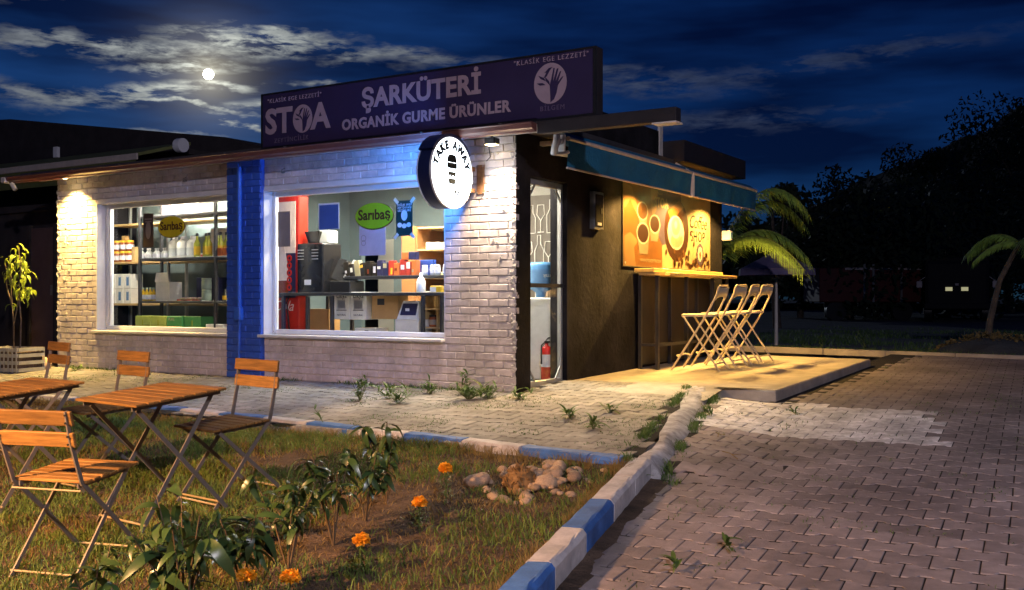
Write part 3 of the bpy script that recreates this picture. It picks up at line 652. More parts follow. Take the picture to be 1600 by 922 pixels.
def multi(proto, spots):
    for i, (x, y, z) in enumerate(spots):
        if i == 0: proto.location = (x, y, z)
        else: dup(proto, (x, y, z), (0, 0, random.uniform(-.25, .25)))
def jar(label, group, r, h, body, lid, lab, lidr=1.02, cat='jar', name='jar'):
    t = thing(name, label, cat, group=group)
    MB().lathe([(r * .8, 0), (r, h * .05), (r, h * .74), (r * .82, h * .82)], 12).build('body', body, t)
    MB().lathe([(r * lidr * .9, h * .82), (r * lidr * .9, h), (r * .8, h * 1.0)], 12).build('lid', lid, t)
    if lab: MB().lathe([(r * 1.012, h * .18), (r * 1.012, h * .6)], 12).build('paper_label', lab, t)
    return t
def bottle(label, group, r, h, body, cap, lab, name='bottle', cat='bottle', sh=.55):
    t = thing(name, label, cat, group=group)
    MB().lathe([(r * .9, 0), (r, h * .03), (r, h * sh), (r * .38, h * (sh + .2)), (r * .34, h * .9)], 12).build('body', body, t)
    MB().lathe([(r * .42, h * .88), (r * .42, h), (r * .3, h * 1.005)], 10).build('cap', cap, t)
    if lab: MB().lathe([(r * 1.012, h * .1), (r * 1.012, h * .45)], 12).build('paper_label', lab, t)
    return t
def carton(name, label, cat, loc, size, mat, group=None, rz=0., prints=(), rx=0.):
    """size w,d,h; prints = (text, size, x, z, mat) on the front"""
    t = thing(name, label, cat, loc, rz, group, rx); w, d, h = size
    MB().box(-w / 2, w / 2, -d / 2, d / 2, 0, h, b=.004).build('carton', mat, t)
    for p in prints:
        if p[0] == '#': MB().box(p[2] - p[1][0] / 2, p[2] + p[1][0] / 2, -d / 2 - .003, -d / 2 - .0005, p[3] - p[1][1] / 2, p[3] + p[1][1] / 2).build('printed_patch', p[4], t)
        else: text('lettering', p[0], p[1], p[4], t, (p[2], -d / 2 - .002, p[3]), ext=.0008)
    return t
zb = BZ[1] + .001
multi(jar('gold-lidded jar of preserves with a pale label on wooden shelf', 'preserve jars', .058, .148, 'jam', 'lid_gold', 'label_pale'), [(-7.058 + i * .13, .88, zb + k * .15) for k in (0, 1) for i in range(3)])
carton('kraft_box', 'small brown box standing on top of the preserve jars', 'box', (-6.894, .88, zb + .302), (.075, .07, .06), 'cardboard')
carton('tall_carton', 'narrow kraft carton beside the preserve jars', 'box', (-6.664, .88, zb), (.075, .1, .2), 'wood_shelf')
zc = BZ[0] + .001
for k in (0, 1):
    for i in range(3):
        carton('gift_carton', 'white carton with a blue bottle print, stacked two high on wooden shelf', 'box', (-7.058 + i * .165, .88, zc + k * .203), (.155, .2, .2), 'paper_white', 'white bottle cartons', 0, (('#', (.05, .12), .01, .1, 'label_blue'), ('#', (.03, .025), .01, .165, 'label_pale')))
carton('flat_box', 'flat white box on the lowest wooden shelf', 'box', (-6.75, .92, .461), (.5, .2, .05), 'paper_white')
# metal rack, middle shelf
z2 = R1Z[1] + .001; xa = -6.038
multi(bottle('small clear flask with white cap on the metal rack', 'clear flasks', .036, .135, 'clear_plastic', 'plastic_white', 'label_pale'), [(xa + i * .078, .48 + .03 * (i % 2), z2) for i in range(7)])
multi(bottle('squat milky canister with handle print on the metal rack', 'milky canisters', .085, .27, 'milky_plastic', 'plastic_white', 'clear_plastic', 'canister', 'canister', .7), [(-5.443, .52, z2), (-5.262, .5, z2), (-5.108, .52, z2)])
multi(bottle('olive oil bottle with black cap on the metal rack', 'tall oil bottles', .042, .30, 'oil_green', 'black', 'oil_gold'), [(-4.979 + i * .105, .47 + .05 * (i % 2), z2) for i in range(5)] + [(-4.589 + i * .1, .5, z2) for i in range(3)])
for i in range(3): carton('amber_pack', 'small orange packet in front of the oil bottles', 'packet', (-4.5 + i * .13, .40, z2), (.11, .05, .1), 'orange_pack', 'orange packets')
# lower shelf
z3 = R1Z[0] + .001
multi(bottle('small golden oil bottle with pale label on the metal rack', 'small oil bottles', .032, .17, 'oil_gold', 'sage_tin', 'label_pale'), [(-6.038 + i * .068, .5, z3) for i in range(5)])
bx = thing('open_carton', 'tall open grey-white carton with raised flaps on the metal rack', 'box', (-5.565, .52, z3))
MB().box(-.13, .13, -.1, .1, 0, .24).build('carton', 'box_white', bx)
for s_ in (-1, 1): MB().box(-.065, .065, -.004, .004, 0, .12, Matrix.Translation((s_ * .068, -.11, .24)) @ rotm(.18 * s_, 0, 0)).build('flap', 'box_white', bx)
multi(jar('pale green tin canister on the metal rack', 'green tins', .062, .14, 'sage_tin', 'sage_tin', None, 1.1, 'canister', 'tin_canister'), [(-4.818, .48, z3), (-4.818, .48, z3 + .142)])
rp = random.Random(2)
for i in range(9): carton('snack_bar', 'wrapped snack bar lying in a heap on the metal rack', 'snack', (-5.275 + i * .047, .45 + .03 * rp.random(), z3 + .012 * (i % 3)), (.11, .05, .02), ('red_pack', 'box_kraft', 'paper_pink')[i % 3], 'heaped snack bars', rp.uniform(-.6, .6))
multi(bottle('brown sauce bottle with yellow label beside the blue pier', 'sauce bottles', .035, .14, 'bottle_dark', 'black', 'lid_gold'), [(-4.45, .44, z3), (-4.34, .46, z3), (-4.22, .44, z3)])
carton('coffee_machine_box', 'dark appliance box at the back of the wooden shelving', 'box', (-5.25, 1.0, zc), (.42, .25, .34), 'navy_pack')
for i in range(2): carton('bottle_carton', 'tall white carton with blue print on the back shelving', 'box', (-4.78 + i * .2, 1.0, zc), (.17, .2, .42), 'paper_white', 'tall white cartons', 0, (('#', (.07, .12), 0, .3, 'label_blue'),))
multi(jar('shallow tub with red and white label on the back shelving', 'shelf tubs', .09, .09, 'red_pack', 'paper_white', None, 1.02, 'tub', 'tub'), [(-5.75, .98, zb), (-5.5, .98, zb)])
multi(jar('squat glass jar of dark preserve on the back shelving', 'dark preserve jars', .07, .12, 'navy_pack', 'steel', 'label_pale'), [(-4.98, .98, zb), (-4.82, .98, zb), (-4.66, .98, zb)])
carton('white_display_card', 'white upright display card behind the oil bottles', 'card', (-5.0, 1.05, zb), (.75, .03, .42), 'paper_white')
# bottom
zf = .4405
for i, (w_, m_, s_) in enumerate(((.32, 'box_olive', ''), (.32, 'box_olive', ''), (.30, 'box_green', 'PURE'), (.34, 'box_green', ''))):
    carton('tea_box', ('olive green box on the floor of the metal rack', 'olive green box on the floor of the metal rack', 'dark green box with pale lettering on the metal rack', 'bright green box at the end of the row on the metal rack')[i], 'box', ((-5.837 + i * .30), .45 + .025 * (i == 3), zf + .085), (w_ * .92, .24, .155), m_, 'olive boxes' if i < 2 else None, 0, ((s_, .05, -.05, .115, 'box_kraft'),) if s_ else (('#', (.02, .07), 0, .07, 'oil_green'),))
for i in range(12): carton('small_box', 'small patterned box in the row along the window sill', 'box', (-5.937 + i * .118, .43, zf), (.112, .14, .08), ('box_kraft', 'box_olive', 'box_white')[(i * 2) % 3], 'row of small boxes', 0, (('#', (.04, .05), .0, .04, 'ink'),))
for i in range(2): carton('white_tin', 'white square tin with grey print near the blue pier', 'tin', (-4.62 + i * .17, .41, zf), (.13, .13, .15), 'paper_white', 'white tins', 0, (('#', (.05, .06), 0, .07, 'steel'),))
# top shelf
tz = R1Z[2] + .001
carton('white_appliance', 'long white appliance box lying on top of the metal rack', 'box', (-5.191, .54, tz), (.62, .24, .17), 'paper_white')
carton('paper_bag', 'speckled paper bag leaning on the white box on the rack', 'bag', (-5.480, .46, tz), (.14, .12, .19), 'paper_pink', None, 0, (('#', (.02, .02), .02, .12, 'ink'), ('#', (.02, .02), -.03, .06, 'ink')))
# oval window signs and papers on the glass
def oval(label, x, z, rx, rz_, mat):
    t = thing('oval_sticker', label, 'sticker', (x, .139, z))
    T = Matrix.Rotation(PI / 2, 4, 'X')
    MB().ell((0, 0), rx, rz_, 0, 40, T, .0015).build('backing', 'oval_ink', t); MB().ell((-.003, .004), rx * .965, rz_ * .955, .0017, 40, T, .0012).build('oval', mat, t)
    text('lettering', 'Sarıbaş', rx * .58, 'oval_ink', t, (0, -.0035, .012), bold=.004, ext=.0006, sx=.98)
    return t
oval('olive yellow oval brand sticker on the smaller window', -5.059, 1.781, .245, .135, 'oval_olive')
oval('lime green oval brand sticker on the larger window', -1.859, 1.780, .265, .145, 'oval_lime')
def paper(label, x, z, w_, h_, mat, cat='paper', name='window_paper', tapes=False):
    t = thing(name, label, cat, (x, .139, z))
    MB().box(-w_ / 2, w_ / 2, -.0015, 0, -h_ / 2, h_ / 2).build('sheet', mat, t)
    if tapes:
        for sx in (-1, 1):
            for sz in (-1, 1): MB().box(-.035, .035, -.0024, -.0016, -.018, .018, Matrix.Translation((sx * w_ * .5, 0, sz * h_ * .5)) @ rotm(0, sx * sz * -.8, 0)).build('tape', 'tape', t)
    return t
t = paper('dark green flyer with a white photograph taped to the larger window', -1.456, 1.742, .215, .37, 'flyer_green', 'flyer', 'flyer', True)
for i, s_ in enumerate(('SOĞUK SIKIM', 'ZEYTİNYAĞI', 'LEZZETLERİ')): text('lettering', s_, .032, 'label_pale', t, (0, -.0025, .14 - i * .03), ext=.0004)
T = Matrix.Rotation(PI / 2, 4, 'X'); b = MB(); b.ell((0, .03), .04, .055, .002, 20, T); b.ell((-.06, -.07), .03, .025, .002, 16, T); b.ell((.0, -.08), .03, .025, .0022, 16, T); b.ell((.06, -.07), .03, .025, .0024, 16, T); b.build('picture', 'label_pale', t)
t = paper('dark brown flyer on the smaller window beside the oval sticker', -5.487, 1.757, .19, .42, 'flyer_brown', 'flyer', 'flyer')
b = MB(); b.ell((0, .0), .05, .11, .002, 20, T); b.box(-.07, .07, .13, .15, .002, .003, T); b.box(-.06, .06, .10, .115, .002, .003, T); b.build('picture', 'paper_brown', t)
t = paper('blue paper square with a white border on the larger window', -2.499, 1.807, .30, .29, 'label_pale'); MB().box(-.137, .137, -.003, -.0017, -.14, .125).build('print', 'paper_blue', t)
t = paper('pale pink paper sheet under the oval sticker on the larger window', -1.885, 1.528, .36, .33, 'paper_pink')
MB().ring((-.12, .02), .03, .035, .002, 20, T).build('pen_mark', 'paper_brown', t); MB().ring((-.12, -.03), .025, .03, .002, 20, T).build('pen_mark', 'paper_brown', t)
paper('brown kraft notice on the glass in front of the red cooler', -3.169, 1.690, .19, .40, 'paper_brown')

# ---- larger window
fx0, fx1 = -3.656, -3.210
fr_ = thing('drinks_cooler', 'tall red drinks cooler with a bottle picture on its side panel', 'cooler', ((fx0 + fx1) / 2, .68, .013))
fw_ = fx1 - fx0
MB().box(-fw_ / 2, fw_ / 2, -.26, -.10, 0, 2.08, b=.01).build('cabinet', 'fridge_red', fr_)
MB().box(-fw_ / 2 + .006, fw_ / 2 - .05, -.266, -.261, 1.42, 2.02).build('top_panel', 'fridge_cream', fr_)
MB().box(-fw_ / 2 + .006, fw_ / 2 - .05, -.264, -.2605, .9, 1.42).build('side_print', 'navy_pack', fr_)
b = MB(); T2 = Matrix.Translation((-.03, -.267, 0)) @ Matrix.Rotation(PI / 2, 4, 'X')
b.prism([(-.035, 1.62), (.035, 1.62), (.03, 1.50), (.085, 1.28), (.10, 1.10), (-.10, 1.10), (-.085, 1.28), (-.03, 1.50)], 0, .002, T2); b.build('bottle_picture', 'fridge_cream', fr_)
MB().prism([(-.10, 1.098), (.10, 1.098), (.09, .95), (-.09, .95)], 0, .0022, T2).build('bottle_picture', 'jam', fr_)
for k in range(5): MB().ring((.11, 1.02 + k * .085), .018, .04, .0, 16, T2, t=.003).build('bubble', 'fridge_red', fr_)
text('lettering', 'Cola', .17, 'fridge_cream', fr_, (-.02, -.268, .80), shear=.4, ext=.001)
# black workbench frame at the window
bn_ = thing('steel_workbench', 'long black steel workbench across the larger window', 'workbench', (-2.2, .5, .013))
xs_ = [-3.394, -3.015, -2.648, -1.379, -1.130]
zt_ = 0.971
for x in xs_:
    for y in (-.14, .20): MB().box(x + 2.2 - .018, x + 2.2 + .018, y - .018, y + .018, 0, zt_ - .053).build('leg', 'metal_dark', bn_)
MB().box(xs_[0] + 2.2 - .03, xs_[-1] + 2.2 + .1, -.16, .22, zt_ - .05, zt_ - .013, b=.003).build('worktop', 'metal_dark', bn_)
us = thing('raised_shelf', 'narrow black shelf of packets standing on the workbench', 'shelf', (-2.0, .62, zt_ - .012))
zs_ = 1.156 - zt_ + .012
MB().box(-.62, .95, -.09, .12, zs_ - .035, zs_, b=.003).build('shelf_board', 'metal_dark', us)
for x in (-.6, .93): MB().box(x - .015, x + .015, -.05, .05, 0, zs_ - .0355).build('support', 'metal_dark', us)
zsh = zt_ - .012 + zs_ + .001
# packets on the shelf
cols = ['bottle_dark', 'bottle_dark', 'box_kraft', 'bottle_dark', 'bottle_dark', 'bottle_dark', 'navy_pack', 'navy_pack', 'red_pack', 'orange_pack', 'red_pack', 'red_pack', 'orange_pack']
xq = -2.650; dxq = (-1.619 - xq) / 13
for i, c in enumerate(cols):
    tilt = -.35 if i < 4 else random.uniform(-.08, .08)
    pk = carton('coffee_packet', ('dark coffee packet leaning in the row on the raised shelf', 'bright red or orange coffee packet upright on the raised shelf')[i >= 8] if i not in (2, 6, 7) else ('kraft packet with pale patch in the packet row', 'navy packet with pale patch between dark and red packets')[i > 2], 'packet', (xq + dxq * (i + .5), .6, zsh), (dxq * .9, .07, (.165, .15, .175, .14)[(i * 7) % 4]), c, ('dark packets' if i < 6 else 'navy packets' if i < 8 else 'red packets') if i != 2 else None, 0, (('#', (dxq * (.3 + .12 * (i % 4)), .03 + .02 * (i % 3)), .008 * (i % 3 - 1), .05 + .02 * (i % 4), ('label_pale', 'box_kraft', 'jam', 'paper_white', 'lid_gold')[(i * 3) % 5]),))
    pk.rotation_euler = (0, tilt * .4, random.uniform(-.2, .2))
for i in range(2): carton('spice_tub', ('orange', 'navy')[i] + ' tub standing on top of the red packets', 'tub', (xq + dxq * (11 + i * 1.2), .6, zsh + .172), (.10, .07, .085), ('orange_pack', 'navy_pack')[i])
multi(jar('small glass jar with steel lid near the brick corner window edge', 'glass jars on the shelf end', .035, .11, 'clear_plastic', 'steel', 'label_pale'), [(-1.532 + i * .085, .6 + .03 * (i % 2), zsh) for i in range(4)])
carton('blue_cloth', 'folded dark blue cloth behind the small glass jars', 'cloth', (-1.571, .70, zsh), (.2, .05, .17), 'cloth_blue')
# espresso grinder block, monitor backs, till
gx = -3.023
gm = thing('coffee_machine', 'large black coffee machine with hopper on the steel workbench', 'coffee machine', (gx, .55, zt_ - .012))
gh = 1.549 - zt_
MB().box(-.2, .2, -.15, .17, 0, gh, b=.012).build('body', 'black_gloss', gm)
hp = MB(); hp.add([(-.13, -.1, gh + .14), (.1, -.1, gh + .14), (.1, .1, gh + .14), (-.13, .1, gh + .14), (-.09, -.07, gh + .002), (.05, -.07, gh + .002), (.05, .07, gh + .002), (-.09, .07, gh + .002)], [(0, 1, 2, 3), (7, 6, 5, 4), (0, 4, 5, 1), (1, 5, 6, 2), (2, 6, 7, 3), (3, 7, 4, 0)]); hp.build('hopper', 'bottle_dark', gm)
MB().box(.05, .19, -.05, .12, gh + .002, gh + .15, b=.01).build('cup_tray', 'clear_plastic', gm)
vb = MB()
for i in range(4):
    for sx in (-.14, .08): vb.box(sx - .05, sx + .05, -.1525, -.1505, gh - .08 - i * .035, gh - .072 - i * .035)
vb.build('vent_slot', 'steel', gm); MB().box(-.08, .02, -.1535, -.1505, .10, .16).build('rating_plate', 'label_pale', gm)
cbm = MB(); cbm.tube([(-.21, .0, .2), (-.26, -.12, .12), (-.34, -.17, -.1), (-.28, -.17, -.55)], .008, 6); cbm.build('power_cable', 'black', gm)
mo = thing('till_monitor', 'black till with angled screen seen from behind on the workbench', 'till', (-2.635, .58, zt_ - .012))
MB().box(-.13, .17, -.13, .12, 0, .145, b=.008).build('cash_drawer', 'black', mo)
MB().box(-.09, .09, -.012, .012, 0, .26, Matrix.Translation((-.09, -.03, .15)) @ rotm(-.35, .3, .4)).build('screen', 'black_gloss', mo); MB().box(-.08, .08, -.012, .012, 0, .24, Matrix.Translation((.05, .0, .15)) @ rotm(-.35, .45, .4)).build('screen', 'steel', mo)
MB().box(-.02, .03, -.02, .02, .146, .2).build('stand', 'black', mo)
sb_ = thing('spray_bottle', 'white detergent bottle standing on the workbench near brick corner', 'bottle', (-1.472, .45, zt_ - .012))
MB().lathe([(.045, 0), (.052, .02), (.052, .12), (.03, .17), (.018, .175)], 14).build('body', 'milky_plastic', sb_); MB().lathe([(.02, .172), (.02, .215), (.012, .22)], 10).build('cap', 'plastic_white', sb_)
carton('yellow_packet', 'crumpled yellow and white packet at the end of the workbench', 'packet', (-1.269, .47, zt_ - .012), (.13, .1, .08), 'lid_gold', None, .2, (('#', (.07, .05), -.03, .04, 'paper_white'),))
# boxes under the bench
fz0 = .4205
MB_ = thing('low_platform', 'low wooden platform carrying the boxes behind the larger window', 'platform', (-1.9, .62, .013)); MB().box(-1.3, 1.02, -.18, .42, 0, .405, b=.005).build('deck', 'cardboard', MB_)
carton('cardboard_box', 'tall brown cardboard box behind the bench legs, beside the cooler', 'box', (-3.140, .74, fz0), (.34, .24, .36), 'cardboard', None, .15, (('* * *', .05, .05, .09, 'ink'),))
carton('cardboard_box', 'narrow brown cardboard box against the red cooler', 'box', (-3.431, .8, fz0), (.17, .2, .30), 'cardboard')
lk = (('Likya', .075, 0, .265, 'ink'), ('#', (.12, .09), 0, .17, 'steel'), ('#', (.15, .008), 0, .105, 'ink'), ('NATURAL', .03, 0, .05, 'ink'))
x0_ = -2.606
zu = 0.667
for i in range(2): carton('printed_white_box', 'white carton with dark print, upper row under the workbench', 'box', (x0_ + i * .245, .58, zu), (.235, .22, .31), 'box_white', 'printed white cartons', 0, lk)
carton('printed_white_box', 'white carton with a round emblem, bottom row under the workbench', 'box', (-2.244, .56, fz0 - .06), (.30, .22, .215), 'box_white', None, 0, (('Likya', .07, .02, .09, 'ink'), ('#', (.05, .05), .02, .165, 'ink')))
carton('plastic_crate', 'grey ribbed stack of trays under the printed cartons', 'trays', (-2.668, .54, fz0 - .001), (.34, .2, .085), 'steel')
carton('cardboard_box', 'brown cardboard box with a black label, tilted on another box', 'box', (-2.013, .6, zu + .01), (.34, .22, .27), 'cardboard', None, .12, (('#', (.09, .07), -.05, .19, 'ink'),))
carton('cardboard_box', 'brown cardboard box underneath the tilted labelled one', 'box', (-1.988, .6, fz0), (.3, .24, .10), 'cardboard', None, 0, (('KARTON', .045, 0, .05, 'ink'),))
pt = thing('receipt_printer', 'white receipt printer with dark window on a white carton', 'printer', (-1.647, .55, 0.678))
MB().add([(-.14, -.12, 0), (.14, -.12, 0), (.14, .12, 0), (-.14, .12, 0), (-.105, -.05, .2), (.125, -.05, .2), (.125, .11, .2), (-.105, .11, .2)], [(3, 2, 1, 0), (4, 5, 6, 7), (0, 1, 5, 4), (1, 2, 6, 5), (2, 3, 7, 6), (3, 0, 4, 7)]).build('case', 'appliance_white', pt)
MB().add([(-.10, -.108, .045), (.11, -.108, .045), (.105, -.064, .17), (-.09, -.064, .17), (-.10, -.113, .047), (.11, -.113, .047), (.105, -.069, .172), (-.09, -.069, .172)], [(4, 5, 6, 7), (0, 1, 5, 4), (2, 3, 7, 6), (1, 2, 6, 5), (3, 0, 4, 7)]).build('window_flap', 'navy_pack', pt)
MB().box(-.03, .02, -.108, -.102, .09, .12).build('badge', 'label_pale', pt)
carton('white_box', 'plain white carton beneath the receipt printer', 'box', (-1.656, .56, fz0 - .07), (.32, .24, 0.678 - fz0 + .069), 'box_white')
cub = thing('pigeonhole_unit', 'wooden pigeonhole unit with brown jars under the bench end', 'shelf', (-1.352 + .04, .66, fz0))
MB().box(-.2, .2, .09, .1, 0, .52).build('back', 'wood_shelf', cub)
for x in (-.2, -.03, .16): MB().box(x - .009, x + .009, -.1, .0895, 0, .52).build('divider', 'wood_shelf', cub)
for z in (.16, .36): MB().box(-.19, .19, -.098, .089, z, z + .016).build('shelf', 'wood_shelf', cub)
multi(jar('brown jar with white spot label in the pigeonholes', 'pigeonhole jars', .05, .13, 'jam', 'bottle_dark', 'paper_brown'), [(cub.location.x - .12, .62, fz0 + .177), (cub.location.x + .04, .62, fz0 + .177), (cub.location.x + .11, .62, fz0 + .177)])
# far wall furniture
bkx0, bkx1, bkx2 = -2.703, -2.465, -1.64
bc = thing('bookcase', 'wood-sided cream shelf unit with bags at the back of the shop', 'shelf', (bkx1, 2.0, .013))
MB().box(-.02, .0, -.3, .38, 0, 1.778).build('side_panel', 'wood_panel', bc); MB().box(.0005, bkx2 - bkx1, .34, .36, 0, 1.778).build('back_panel', 'fridge_cream', bc)
for zz in (.45, .85, 1.15, 1.496, 1.763): MB().box(.0005, bkx2 - bkx1, -.3, .339, zz - .02, zz).build('shelf', 'wood_shelf', bc)
MB().box(-.02 - (bkx1 - bkx0) * .9, -.021, -.31, -.29, 0, 1.778).build('end_board', 'wood_panel', bc)
rb = random.Random(8)
for zz in (.453 + .013, .866, 1.166, 1.496 + .015):
    for i in range(3): carton('paper_bag', 'pale folded bag lying on the cream shelf unit', 'bag', (bkx1 + .14 + i * .2, 1.9, zz), (.19, .2, rb.uniform(.05, .13)), ('paper_white', 'box_kraft', 'box_white')[i], 'bags on the cream shelves', rb.uniform(-.3, .3))
wr = thing('wall_shelf', 'small dark open wall cabinet left of the blue paper', 'cabinet', (-4.745, 2.25, 1.617))
for z in (0, .26, .52): MB().box(-.28, .3, -.15, .15, z - .012, z + .012).build('shelf', 'steel', wr)
for x in (-.28, .3): MB().box(x - .015, x + .015, -.15, .15, -.011, .55).build('side', 'metal_grey', wr)
MB().box(-.26, .28, .14, .155, 0, .5).build('back', 'metal_dark', wr)
for i in range(2): carton('binder', 'brown binder box in the wall cabinet', 'binder', (wr.location.x + .05, 2.22, wr.location.z + .0125 + i * .26), (.26, .2, .19), 'paper_brown', 'binders in the wall cabinet')
# behind the door: dispenser, extinguisher, picture panel
wd = thing('water_dispenser', 'white water dispenser with upturned blue bottle behind the glass door', 'dispenser', (-0.420, 1.191, .013), rad(25))
MB().box(-.15, .15, -.15, .15, 0, .90, b=.015).build('cabinet', 'appliance_white', wd)
vn = MB()
for i in range(6): vn.box(.1503, .153, -.06, .06, .60 + i * .018, .606 + i * .018)
vn.build('vent', 'steel', wd)
MB().lathe([(.05, .902), (.06, .96), (.13, 1.0), (.135, 1.05), (.128, 1.10), (.135, 1.15), (.128, 1.2), (.135, 1.24), (.12, 1.28), (.0, 1.285)], 20).build('water_bottle', 'water_blue', wd)
MB().lathe([(.1365, 1.06), (.1365, 1.2)], 20).build('bottle_label', 'label_blue', wd)
text('lettering', 'Berrak', .06, 'paper_white', wd, (.10, -.105, 1.13), rot=(PI / 2, PI, rad(45)), ext=.001)
fe = thing('fire_extinguisher', 'red fire extinguisher standing just inside the glass door', 'extinguisher', (-0.260, 1.036, .013))
MB().lathe([(.055, 0), (.06, .01), (.06, .33), (.045, .375), (.02, .395), (.018, .42)], 18).build('cylinder', 'red_metal', fe)
MB().lathe([(.0605, .17), (.0605, .30)], 18).build('instruction_label', 'label_pale', fe)
MB().box(-.015, .015, -.03, .05, .421, .44).build('valve', 'black', fe); MB().tube([(.0, -.02, .44), (0, .03, .47), (0, .08, .475)], .007, 6).build('handle', 'black', fe); MB().tube([(0, -.03, .43), (-.02, -.07, .40), (-.02, -.075, .2)], .009, 8).build('hose', 'black', fe)
pn = thing('bottle_mural', 'dark panel with white line drawing of bottles and glasses behind the door', 'wall art', (-.85, 1.745, .8))
M('mural_grey', (.10, .085, .07), .6, .1, 5); MB().box(-.62, .62, -.015, 0, 0, 1.28).build('panel', 'mural_grey', pn)
def outline(pts): MB().tube([(x, -.02, z) for x, z in pts], .0045, 5).build('line_drawing', 'paper_white', pn)
for ox, oz, sc in [(-.52 + .26 * i + .1 * (j % 2), .05 + .40 * j, .62 + .1 * ((i + j) % 2)) for i in range(5) for j in range(3)]:
    outline([(ox - .08 * sc, oz), (ox - .08 * sc, oz + .28 * sc), (ox - .03 * sc, oz + .38 * sc), (ox - .03 * sc, oz + .52 * sc), (ox + .03 * sc, oz + .52 * sc), (ox + .03 * sc, oz + .38 * sc), (ox + .08 * sc, oz + .28 * sc), (ox + .08 * sc, oz), (ox - .08 * sc, oz)])
for ox, oz in [(-.40 + .26 * i + .1 * (j % 2), .02 + .42 * j) for i in range(4) for j in range(3)]:
    outline([(ox - .04, oz), (ox + .04, oz)]); outline([(ox, oz), (ox, oz + .13), (ox + .05, oz + .2), (ox + .04, oz + .31), (ox - .04, oz + .31), (ox - .05, oz + .2), (ox, oz + .13)])

# ------------------------------------------------------------------ ground, paving, kerbs
M('soil', (.065, .042, .026), .95, .45, 5, 1.0, 28, col2=(.15, .10, .065), dist=.04)
M('field_soil', (.05, .055, .06), .95, .4, 1.2, .9, 10, dist=.05)
M('joint_sand', (.013, .011, .009), .95, .4, 9, .8, 50)
M('paver', (.30, .26, .265), .72, .16, 9, .5, 90, rnd=.2, dist=.006, stain=.42, sscale=1.1)
M('paver_walk', (.29, .275, .25), .78, .18, 8, .5, 80, rnd=.18, dist=.006, stain=.42, sscale=1.4)
M('paver_painted', (.72, .70, .72), .7, .28, 14, .4, 80, rnd=.08, dist=.006, stain=.45, sscale=2.6)
M('concrete', (.44, .39, .33), .8, .14, 4, .35, 40, dist=.01, stain=.3, sscale=1.8)
M('mortar_rough', (.34, .31, .29), .9, .3, 7, 1.0, 45, dist=.02, col2=(.68, .66, .66))
M('kerb_white', (.58, .56, .56), .65, .14, 9, .4, 45, rnd=.06, dist=.006, stain=.3, sscale=5)
M('kerb_blue', (.055, .16, .46), .6, .16, 9, .4, 45, rnd=.08, dist=.006, stain=.3, sscale=5)
def sheet(name, xs, ys, hf, mat, smooth=True):
    vs = [(x, y, hf(x, y)) for y in ys for x in xs]; nx = len(xs)
    b = MB().add(vs, [(j * nx + i, j * nx + i + 1, (j + 1) * nx + i + 1, (j + 1) * nx + i) for j in range(len(ys) - 1) for i in range(nx - 1)], None, smooth)
    return struct(b.build(name, mat))
FEDGE = lambda x: 7.95 - .19 * x                       # far edge of the paved yard
def ground_h(x, y):
    if y > FEDGE(x) + .1: return .03 + .02 * math.sin(x * 1.7 + y * .6) * min(1, (y - FEDGE(x)) / 3)
    if y > FEDGE(x) - .4: return -.12
    return min(ST(y), GD(min(y, 0.))) - .22
gx_ = sorted(set([-600, -300, -150, -80, -50, -30] + [round(-20 + i * .5, 3) for i in range(121)] + [50, 70, 110, 200, 400, 700]))
gy_ = sorted(set([-400, -100, -40, -25, -18] + [round(-14 + i * .4, 3) for i in range(120)] + [36, 40, 46, 54, 65, 80, 120, 200, 400, 900]))
sheet('ground', gx_, gy_, ground_h, 'field_soil')
# edge line between walk and yard (concrete haunch) and the garden kerbs, in plan
def yard_left(y):                                       # x of the yard's left limit at y
    if y < -2.40: return 2.48 + (-2.40 - y) * .236
    if y < 1.0: return 2.42 - (y + 2.40) * .265
    return 2.22
sheet('sand_bed', [2.0 + i * .25 for i in range(57)], [-11 + i * .25 for i in range(77)], lambda x, y: ST(y) - .016, 'joint_sand') if False else None
def region_bed(name, mat, ys, xl, xr, hf):
    b = MB(); vs = []
    for y in ys:
        for k in range(9): q_ = (xl(y) + (0, .2, .4, .55, .7, .85, 1.0, 1.3, 99)[k]) if k < 8 and xr(y) - xl(y) > 2 else (xr(y) if k == 8 else xl(y) + (xr(y) - xl(y)) * k / 8); vs.append((q_, y, hf(q_, y)))
    b.add(vs, [(j * 9 + i, j * 9 + i + 1, (j + 1) * 9 + i + 1, (j + 1) * 9 + i) for j in range(len(ys) - 1) for i in range(8)], None, True)
    return struct(b.build(name, mat))
yard = region_bed('paved_yard', 'joint_sand', [-13 + i * .1 for i in range(212)], lambda y: min(yard_left(y), 2.22 if y > 1 else 99) - (.05 if y < 1.06 else .3), lambda y: 16., lambda x, y: STX(x, y) - .0042)
walk = region_bed('pavement', 'joint_sand', [-2.22 + i * .15 for i in range(23)], lambda y: -12., lambda y: (.32 if y > .4 else 2.30) if False else (yard_left(max(y, -2.39)) - .06), lambda x, y: G(y) - .0042)
